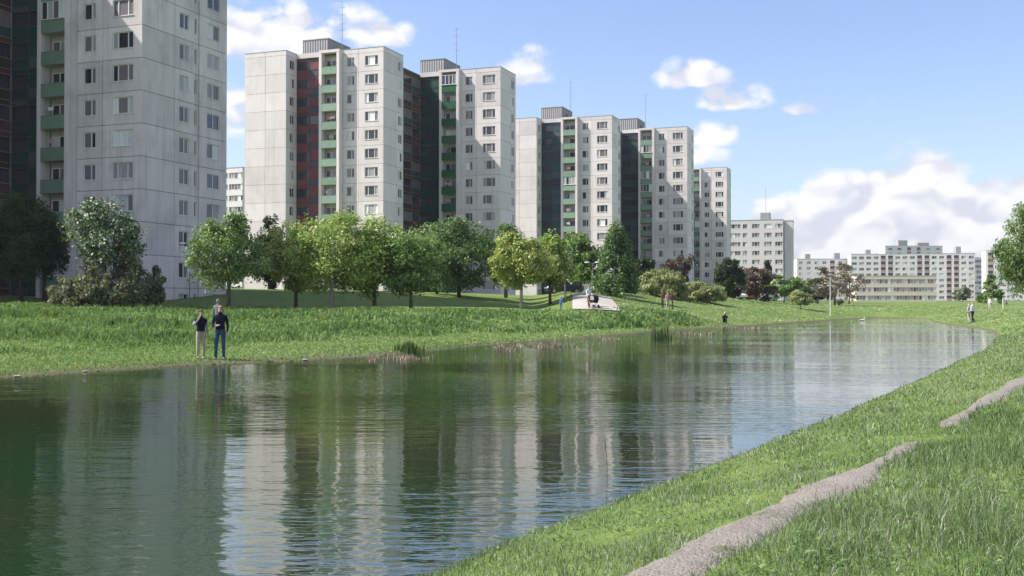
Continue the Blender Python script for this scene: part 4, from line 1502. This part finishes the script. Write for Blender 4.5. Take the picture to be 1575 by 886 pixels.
def person(label, loc, face, cloth, pose=None, height=1.75, hair=(0.08, 0.05, 0.03), fingers=False, group='people around the lake', rest=0.0, hat=None):
    """cloth = (top, trousers, shoes, sleeve) colours; pose overrides joints in metres for a 1.75 m figure facing -y"""
    J = dict(BASE)
    for s, q in ((-1, 'l'), (1, 'r')):
        J['sh_' + q] = (s * .185, 0, 1.40); J['elbow_' + q] = (s * .235, .03, 1.12); J['wrist_' + q] = (s * .235, -.05, .89); J['palm_' + q] = (s * .232, -.07, .82)
        J['hip_' + q] = (s * .095, 0, .9); J['knee_' + q] = (s * .105, -.015, .5); J['ankle_' + q] = (s * .11, .02, .10); J['heel_' + q] = (s * .11, .03, .05); J['toe_' + q] = (s * .125, -.15, .035)
    J.update(pose or {})
    E = [('pelvis', 'spine', 'top'), ('spine', 'chest', 'top'), ('chest', 'neck', 'top'), ('neck', 'chin', 'skin'), ('chin', 'head', 'skin'), ('head', 'crown', 'skin')]
    for q in 'lr':
        E += [('chest', 'sh_' + q, 'top'), ('sh_' + q, 'elbow_' + q, 'sleeve'), ('elbow_' + q, 'wrist_' + q, 'sleeve'), ('wrist_' + q, 'palm_' + q, 'skin'),
              ('pelvis', 'hip_' + q, 'legs'), ('hip_' + q, 'knee_' + q, 'legs'), ('knee_' + q, 'ankle_' + q, 'legs'), ('ankle_' + q, 'heel_' + q, 'shoe'), ('heel_' + q, 'toe_' + q, 'shoe')]
    names = list(J)
    idx = {k: i for i, k in enumerate(names)}
    co = [Vector(J[k]) for k in names]
    rad = [RAD[k.split('_')[0]] for k in names]
    edges = [(idx[a], idx[b]) for a, b, _ in E]
    segs = [(co[idx[a]], co[idx[b]], m) for a, b, m in E]
    if fingers:
        for q, s in (('l', -1), ('r', 1)):
            w_, p_ = Vector(J['wrist_' + q]), Vector(J['palm_' + q])
            d = (p_ - w_).normalized()
            side = d.cross(Vector((0, 0, 1)) if abs(d.z) < .8 else Vector((s, 0, 0))).normalized()
            nrm = d.cross(side)
            for k, (off, ln_) in enumerate(((-.03, .075), (-.011, .085), (.009, .08), (.027, .062))):
                b0 = p_ + side * off * 0.6 + d * .015
                b1 = p_ + side * off + d * (.025 + ln_ * .5) + nrm * .006
                b2 = p_ + side * off + d * (.02 + ln_ * .95) + nrm * .022
                prev = idx['palm_' + q]
                for pt, r_ in ((b1, .0095), (b2, .008)):
                    co.append(pt); rad.append((r_, r_)); edges.append((prev, len(co) - 1)); prev = len(co) - 1
                segs.append((p_, b2, 'skin'))
            t1 = w_ + d * .03 + side * -.042; t2 = t1 + d * .04 + side * -.012
            prev = idx['wrist_' + q]
            for pt, r_ in ((t1, .012), (t2, .009)):
                co.append(pt); rad.append((r_, r_)); edges.append((prev, len(co) - 1)); prev = len(co) - 1
            segs.append((w_, t2, 'skin'))
    me = bpy.data.meshes.new('body_skeleton')
    me.from_pydata([tuple(c) for c in co], edges, [])
    ob = bpy.data.objects.new('body_skeleton', me)
    COL.objects.link(ob)
    sk = ob.modifiers.new('skin', 'SKIN'); sk.use_smooth_shade = True
    sv = me.skin_vertices[0].data
    for i, r_ in enumerate(rad):
        sv[i].radius = r_; sv[i].use_root = (i == 0)
    su = ob.modifiers.new('sub', 'SUBSURF'); su.levels = 2; su.render_levels = 2
    dg = bpy.context.evaluated_depsgraph_get(); dg.update()
    body = bpy.data.meshes.new_from_object(ob.evaluated_get(dg), depsgraph=dg)
    bpy.data.objects.remove(ob); bpy.data.meshes.remove(me)
    order = ['skin', 'top', 'sleeve', 'legs', 'shoe']
    top, legs, shoe, sleeve = cloth
    body.materials.clear()
    for m_ in (SKIN, fab(top), fab(sleeve), fab(legs), fab(shoe)): body.materials.append(m_)
    # hem lines: each face takes the cloth of the bone it lies on
    fc = np.empty(len(body.polygons) * 3, np.float32); body.polygons.foreach_get('center', fc); fc = fc.reshape(-1, 3)
    best = np.full(len(fc), 1e9); mi = np.zeros(len(fc), int)
    for a, b, m_ in segs:
        a, b = np.array(a), np.array(b); ab = b - a
        t_ = np.clip(((fc - a) @ ab) / (ab @ ab), 0, 1)
        d_ = np.linalg.norm(fc - a - t_[:, None] * ab, axis=1) - (0.05 if m_ in ('top', 'legs') else 0.0)
        u = d_ < best; best[u] = d_[u]; mi[u] = order.index(m_)
    pz = J['pelvis'][2]
    mi[(mi == 1) & (fc[:, 2] < pz - 0.02)] = 3
    mi[(mi == 3) & (fc[:, 2] > pz + 0.03) & (np.abs(fc[:, 1] - J['pelvis'][1]) < .2)] = 1
    body.polygons.foreach_set('material_index', mi.astype(np.int32))
    k = height / 1.75
    o = bpy.data.objects.new('person', body)
    link(o)
    o.location = (loc[0], loc[1], loc[2] + rest); o.rotation_euler = (0, 0, face); o.scale = (k, k, k)
    tag(o, label, 'person', group)
    # hair cap and face
    hd, cr = Vector(J['head']), Vector(J['crown'])
    up = (cr - hd).normalized()
    bm = bmesh.new()
    bmesh.ops.create_uvsphere(bm, u_segments=14, v_segments=9, radius=1.0)
    kill = [v_ for v_ in bm.verts if v_.co.z < -0.55 or (v_.co.y < -0.35 and v_.co.z < 0.30)]
    bmesh.ops.delete(bm, geom=kill, context='VERTS')
    for v_ in bm.verts:
        wv = 1 + 0.04 * math.sin(9 * v_.co.x + 7 * v_.co.z)
        v_.co = Vector((v_.co.x * .088 * wv, v_.co.y * .106 * wv + .006, v_.co.z * .108 * wv)) + hd + up * .018
    hm = bpy.data.meshes.new('hair'); bm.to_mesh(hm); bm.free()
    hm.materials.append(fab(hat or hair))
    hm.polygons.foreach_set('use_smooth', [True] * len(hm.polygons))
    new_obj('hat' if hat else 'hair', hm, o)
    f_ = MB()
    ey = hd.y - .088
    f_.rings([[(hd.x - .012, ey + .01, hd.z - .035), (hd.x + .012, ey + .01, hd.z - .035), (hd.x + .005, ey - .004, hd.z + .012), (hd.x - .005, ey - .004, hd.z + .012)],
              [(hd.x - .008, ey - .022, hd.z - .032), (hd.x + .008, ey - .022, hd.z - .032), (hd.x + .003, ey - .008, hd.z + .008), (hd.x - .003, ey - .008, hd.z + .008)]])
    f_.build('nose', SKIN, o)
    for s in (-1, 1):
        MB().tube([(hd.x + s * .03, ey + .012, hd.z + .012), (hd.x + s * .03, ey - .001, hd.z + .012)], [.013, .008], 8).build('eye', EYE, o)
        MB().tube([(hd.x + s * .074, hd.y + .012, hd.z - .03), (hd.x + s * .092, hd.y + .018, hd.z + .0), (hd.x + s * .078, hd.y + .015, hd.z + .03)], [.01, .016, .01], 6).build('ear', SKIN, o)
    MB().box(hd.x - .024, hd.x + .024, ey + .004, ey + .014, hd.z - .066, hd.z - .057).build('mouth', LIP, o)
    return o


EYE = material('eye_dark', (0.03, 0.025, 0.02, 1), 0.3, 0.5)
LIP = material('lip', (0.36, 0.14, 0.12, 1), 0.5, 0.3)

NAVY, DENIM, BEIGE, GREYJ, BLACK, WHITE = (.012, .014, .03), (.04, .085, .16), (.42, .37, .29), (.20, .20, .22), (.012, .012, .014), (.72, .71, .69)
pa_ = ground_hit(309, 552); pb_ = ground_hit(339, 553)
person('person in beige trousers and dark vest raising a hand to the face', pa_, R(38), (NAVY, BEIGE, (.25, .2, .16), (.32, .33, .35)),
       dict(elbow_l=(-.31, -.10, 1.20), wrist_l=(-.16, -.20, 1.42), palm_l=(-.10, -.17, 1.52), knee_r=(.10, -.05, .5)), 1.70, (.10, .05, .025), True, 'people at the far waterline')
person('person in blue jeans and navy jacket facing the lake', pb_, R(6), (NAVY, DENIM, (.3, .3, .3), NAVY),
       dict(elbow_l=(-.24, -.02, 1.13), wrist_l=(-.12, -.18, 1.10), palm_l=(-.06, -.20, 1.12), knee_l=(-.13, -.02, .5), ankle_l=(-.15, .03, .1), heel_l=(-.15, .04, .05), toe_l=(-.17, -.14, .035)), 1.86, (.34, .22, .10), True, 'people at the far waterline')
person('person in grey hooded jacket up the bank behind the pair', at(335.5, 51.5), R(170), (GREYJ, (.2, .17, .17), BLACK, GREYJ), None, 1.74, (.3, .3, .31), False, 'people at the far waterline', hat=(.22, .22, .24))

p = at(905, 80.6)
person('person in a white top pushing the pram down the concrete path', p, R(25), (WHITE, (.3, .12, .09), BLACK, WHITE),
       dict(elbow_l=(-.22, -.12, 1.12), wrist_l=(-.18, -.34, 1.04), palm_l=(-.16, -.41, 1.03), elbow_r=(.22, -.12, 1.12), wrist_r=(.18, -.34, 1.04), palm_r=(.16, -.41, 1.03), knee_l=(-.1, -.13, .52), ankle_l=(-.1, -.2, .11), heel_l=(-.1, -.2, .06), toe_l=(-.1, -.38, .04)), 1.62, (.3, .22, .12))


def pram(label, loc, rz):
    B = empty('pram', loc, rz)
    tag(B, label, 'pram')
    dk, mt_ = fab((.014, .014, .018)), M['metal_grey']
    mb = MB()
    prof = [(-.42, .62), (-.36, .42), (.3, .40), (.42, .60)]
    mb.rings([[(x_, y_, z_) for x_, y_, z_ in ((-.2, -.42, .66), (.2, -.42, .66), (.2, .40, .66), (-.2, .40, .66))], [(-.16, -.34, .42), (.16, -.34, .42), (.16, .3, .42), (-.16, .3, .42)]])
    mb.build('basket', dk, B)
    rr = []
    for i in range(7):
        a = R(-5 + i * 18)
        rr.append([(s_ * .21, -.06 - .36 * math.cos(a) * 1.0, .66 + .36 * math.sin(a)) for s_ in (-1, 1)] + [(s_ * .19, -.06 - .33 * math.cos(a), .66 + .33 * math.sin(a)) for s_ in (1, -1)])
    MB().rings(rr).build('hood', dk, B)
    MB().tube([(-.2, .36, .6), (-.2, .62, .98), (.2, .62, .98), (.2, .36, .6)], .015, 6).build('handle', mt_, B)
    MB().tube([(-.2, -.32, .16), (-.2, .3, .5)], .015, 6).tube([(.2, -.32, .16), (.2, .3, .5)], .015, 6).tube([(-.2, .32, .16), (-.2, -.3, .5)], .015, 6).tube([(.2, .32, .16), (.2, -.3, .5)], .015, 6).build('chassis', mt_, B)
    for sx in (-.23, .23):
        for sy in (-.32, .32):
            o = MB().tube([(-.02, 0, 0), (.02, 0, 0)], .15, 14).build('wheel', M['tyre'], B, (sx, sy, .15))
            MB().tube([(-.024, 0, 0), (.024, 0, 0)], .06, 10).build('hub', mt_, o)


M['tyre'] = material('tyre_rubber', (0.02, 0.02, 0.02, 1), 0.8, 0.2)
pram('black pram with a raised hood on the concrete path', (p.x + .34, p.y - .72, gz_at(p.x + .34, p.y - .72) + .05), R(25))
person('small person in blue clothes left of the concrete path', at(863, 79.5), R(-40), ((.07, .17, .34), (.06, .13, .28), BLACK, (.07, .17, .34)), None, 1.05, (.6, .56, .5))
q = ground_hit(1021, 474)
person('person in a dark red jacket, left of the three on the bank', at(1019, q.y), R(-70), ((.11, .03, .028), (.07, .03, .028), BLACK, (.11, .03, .028)), None, 1.6, (.1, .05, .03))
person('person in pale pink between the two in red', at(1027, q.y + 1), R(10), ((.55, .36, .40), (.55, .5, .48), BLACK, (.55, .36, .40)), None, 1.5, (.3, .2, .1))
person('person in a brown-red coat, right of the three on the bank', at(1034, q.y + .4), R(80), ((.10, .035, .035), (.09, .03, .03), BLACK, (.10, .035, .035)), None, 1.62, (.06, .04, .03))
sit = dict(pelvis=(0, .1, .14), spine=(0, .12, .32), chest=(0, .06, .52), neck=(0, .03, .66), chin=(0, 0, .73), head=(0, -.01, .82), crown=(0, 0, .9))
for s, qn in ((-1, 'l'), (1, 'r')):
    sit.update({'sh_' + qn: (s * .18, .04, .58), 'elbow_' + qn: (s * .22, -.18, .42), 'wrist_' + qn: (s * .13, -.36, .46), 'palm_' + qn: (s * .09, -.41, .46), 'hip_' + qn: (s * .1, .06, .12), 'knee_' + qn: (s * .14, -.36, .46),
                'ankle_' + qn: (s * .12, -.5, .10), 'heel_' + qn: (s * .12, -.48, .05), 'toe_' + qn: (s * .13, -.68, .04)})
person('person in dark clothes and white cap sitting by the water', ground_hit(1115, 497), R(-15), (BLACK, (.02, .03, .025), BLACK, BLACK), sit, 1.75, (.1, .1, .1), hat=(.75, .75, .74))
walk = dict(knee_l=(-.1, -.12, .5), ankle_l=(-.1, -.12, .1), heel_l=(-.1, -.11, .05), toe_l=(-.1, -.3, .04), knee_r=(.1, .02, .5), ankle_r=(.1, .22, .14), heel_r=(.1, .25, .09), toe_r=(.11, .1, .035), wrist_l=(-.24, .14, .9), palm_l=(-.24, .17, .84), wrist_r=(.24, -.18, .92), palm_r=(.24, -.23, .86))
pc_ = Vector((39.6, 94, gz_at(39.6, 94)))
person('walker in white shirt and dark trousers on the near bank', at(1496, 93), R(-150), (WHITE, NAVY, BLACK, WHITE), walk, 1.78, (.3, .26, .22), group='couple walking on the near bank')
person('walker in pale grey beside the one in white', at(1490, 93.4), R(-150), ((.45, .43, .43), (.5, .47, .46), BLACK, (.45, .43, .43)), walk, 1.66, (.5, .45, .38), group='couple walking on the near bank')
person('distant person in white left of the willow', at(1522, 150), R(-60), (WHITE, (.55, .52, .48), BLACK, WHITE), None, 1.7, (.2, .15, .1))
person('distant person in white under the willow', at(1543, 148), R(50), (WHITE, WHITE, BLACK, WHITE), None, 1.75, (.2, .15, .1))


# ------------------------------------------------------------------ park lamps and poles
M['lamp_head'] = material('lamp_glass_white', (0.8, 0.8, 0.78, 1), 0.35, 0.5)
M['pole_grey'] = painted('pole_paint_grey', (0.20, 0.23, 0.25, 1), 0.1, 0.5)
M['pole_white'] = painted('pole_paint_white', (0.66, 0.66, 0.62, 1), 0.1, 0.6)


def lamp(label, px, D, top, heads=1, white_=False):
    b = at(px, D)
    h = (HY - top) / F * D - b.z
    B = empty('street_lamp', b)
    tag(B, label, 'street lamp', 'park lamps')
    pm = M['pole_white' if white_ else 'pole_grey']
    MB().tube([(0, 0, -.2), (0, 0, .9), (0, 0, .92), (0, 0, h - .12)], [.06, .06, .04, .03], 10).build('pole', pm, B, smooth=True)
    for s in ([-1] if heads == 1 else [-1, 1]):
        MB().tube([(0, 0, h - .16), (s * .18, 0, h - .02), (s * .34, 0, h)], [.03, .026, .022], 7).build('arm', pm, B)
        rr = []
        for t_, r1, r2 in ((.26, .05, .03), (.34, .10, .07), (.52, .14, .09), (.68, .11, .07), (.76, .04, .03)):
            rr.append([(s * t_, r1 * math.cos(a), h + .02 + r2 * math.sin(a)) for a in [2 * math.pi * k / 10 for k in range(10)]])
        MB().rings(rr).build('lamp_head', M['lamp_head'], B, smooth=True)


lamp('grey park lamp with white head before the grey block', 291.5, 80, 375)
lamp('park lamp with one white head left of the concrete path', 869, 104, 401)
lamp('park lamp with two white heads at the top of the concrete path', 911, 106, 404, 2)
lamp('low park lamp with two white heads between the other lamps', 909, 116, 416, 2)
b = ground_hit(1277, 486)
B = empty('white_pole', b); tag(B, 'slim white pole at the water edge beside the brown tree', 'pole')
MB().tube([(0, 0, -.3), (0, 0, 4.6)], [.06, .045], 8).build('pole', M['pole_white'], B)
MB().tube([(0, 0, 4.6), (0, 0, 4.72)], [.075, .05], 8).build('cap', M['metal_grey'], B)


# ------------------------------------------------------------------ vehicles
def car(label, loc, rz, col, length=4.1, van=False):
    B = empty('parked_car', loc, rz)
    tag(B, label, 'car', 'cars parked behind the trees')
    paint = material('car_paint', (*col, 1), 0.35, 0.5)
    paint.node_tree.nodes['Principled BSDF'].inputs['Coat Weight'].default_value = 0.5
    hl, w2 = length / 2, .82
    roof = 1.85 if van else 1.42
    prof = [(-hl, .38, .70), (-hl + .12, .30, .86), (-hl * .55, .27, .95), (-hl * .2, .26, .97), (hl * .5, .26, .99), (hl - .15, .30, .95), (hl, .42, .78)]
    rr = []
    for x_, z0, z1 in prof:
        rr.append([(x_, -w2 * .92, z0), (x_, -w2, z0 + .16), (x_, -w2, z1 - .1), (x_, -w2 * .9, z1), (x_, w2 * .9, z1), (x_, w2, z1 - .1), (x_, w2, z0 + .16), (x_, w2 * .92, z0)])
    MB().rings(rr).build('body', paint, B, smooth=False)
    f0, f1, r1, r0 = (-hl * .5, -hl * .2, hl * .72, hl * .9) if not van else (-hl * .6, -hl * .38, hl * .9, hl * .95)
    zb_ = .93
    sec = [(f0, zb_, .78), (f1, roof, .64), (r1, roof - .02, .64), (r0, zb_, .78)]
    low = [[(x_, -y_, z_), (x_, y_, z_)] for x_, z_, y_ in sec]
    mb = MB()
    mb.rings([[(f0, -.78, zb_), (r0, -.78, zb_), (r0, .78, zb_), (f0, .78, zb_)], [(f1, -.64, roof), (r1, -.64, roof - .02), (r1, .64, roof - .02), (f1, .64, roof)]])
    mb.build('cabin', paint, B)
    gl = M['glass_dark']
    def lerp(a, b_, t_): return tuple(p_ + (q_ - p_) * t_ for p_, q_ in zip(a, b_))
    def glass(a, b_, c_, d_, nm, off):
        # a,b lower corners, c,d upper corners
        m2 = MB(); o_ = Vector(off)
        q4 = [Vector(p_) for p_ in (a, b_, c_, d_)]
        cen = sum(q4, Vector()) / 4
        q4 = [cen + (p_ - cen) * .86 for p_ in q4]
        m2.rings([[tuple(p_ - o_ * .02) for p_ in q4], [tuple(p_ + o_ * .012) for p_ in q4]])
        m2.build(nm, gl, B)
    glass((f0, -.78, zb_), (f0, .78, zb_), (f1, .64, roof), (f1, -.64, roof), 'windscreen', (-.8, 0, .5))
    glass((r0, -.78, zb_), (r0, .78, zb_), (r1, .64, roof - .02), (r1, -.64, roof - .02), 'rear_window', (.9, 0, .3))
    for s in (-1, 1):
        xm = (f1 + r1) / 2
        glass((f0 + .12, s * .78, zb_), (xm, s * .78, zb_), (xm, s * .64, roof), (f1 + .02, s * .64, roof), 'side_window', (0, s, .2))
        glass((xm, s * .78, zb_), (r0 - .12, s * .78, zb_), (r1 - .02, s * .64, roof), (xm, s * .64, roof), 'side_window', (0, s, .2))
        MB().box(-hl - .02, -hl + .06, s * .58 - .13, s * .58 + .13, .60, .74).build('headlight', M['lamp_head'], B)
        MB().box(hl - .06, hl + .015, s * .62 - .1, s * .62 + .1, .62, .8).build('tail_light', M['red'], B)
        for xw in (-hl * .62, hl * .6):
            o = MB().tube([(0, -.1, 0), (0, .1, 0)], .31, 16).build('wheel', M['tyre'], B, (xw, s * .74, .31))
            MB().tube([(0, -.105, 0), (0, .105, 0)], .18, 12).build('rim', M['metal_grey'], o)
    return B


car('white car at the top of the concrete path', at(931, 116), R(70), (.75, .75, .74))
car('dark blue car in the shade left of the concrete path', at(868, 118), R(8), (.02, .025, .05))
car('dark car half hidden behind the pale willow bushes', at(1046, 136), R(5), (.03, .035, .06))
car('white car beside the orange kiosk row', at(1138, 190), R(95), (.72, .72, .7), van=True)
car('red car right of the white van', at(1150, 196), R(0), (.4, .05, .03))
car('orange car under the purple tree', at(1163, 197), R(4), (.55, .2, .05))
car('silver car at the end of the parked row', at(1181, 196), R(-3), (.55, .55, .54))
car('white car right of the small olive ball tree', at(1244, 205), R(15), (.7, .68, .66))


# a white bird on the far water
b = Vector(((1326 - HX) / F * 118, 118, WATER))
wm = material('white_feather', (.82, .82, .8, 1), .7, .2)
bird = empty('swan', b, R(20)); tag(bird, 'small white bird floating at the far end of the lake', 'bird')
mb = MB()
rr = []
for x_, r_, z_ in ((-.62, .03, .30), (-.45, .14, .2), (-.1, .24, .14), (.25, .22, .14), (.45, .10, .2), (.52, .07, .30), (.5, .055, .5), (.5, .05, .66), (.56, .06, .74), (.68, .02, .70)):
    rr.append([(x_ + (0 if x_ < .44 else 0.0), r_ * math.cos(a), z_ + r_ * .8 * math.sin(a)) if x_ < .44 else (x_ + r_ * math.sin(a) * (1 if z_ < .7 else .2), r_ * math.cos(a), z_ + (r_ * math.sin(a) if z_ >= .7 else 0)) for a in [2 * math.pi * k / 8 for k in range(8)]])
mb.rings(rr).build('body', wm, bird, smooth=True)
bird.scale = (0.5, 0.5, 0.5)


# ------------------------------------------------------------------ spring haze
hm_ = bpy.data.materials.new('haze_air')
hm_.use_nodes = True
for n_ in list(hm_.node_tree.nodes):
    hm_.node_tree.nodes.remove(n_)
H_ = NT(hm_.node_tree)
pv_ = H_.n('ShaderNodeVolumePrincipled')
pv_.inputs['Color'].default_value = (0.93, 0.95, 1.0, 1)
pv_.inputs['Density'].default_value = 0.00013
pv_.inputs['Anisotropy'].default_value = 0.35
mo_ = H_.n('ShaderNodeOutputMaterial')
H_.put(mo_.inputs['Volume'], pv_.outputs[0])
tag(MB().box(-3200, 3200, -700, 4600, -6, 60).build('haze', hm_), 'thin pale spring haze', None, None, 'stuff')
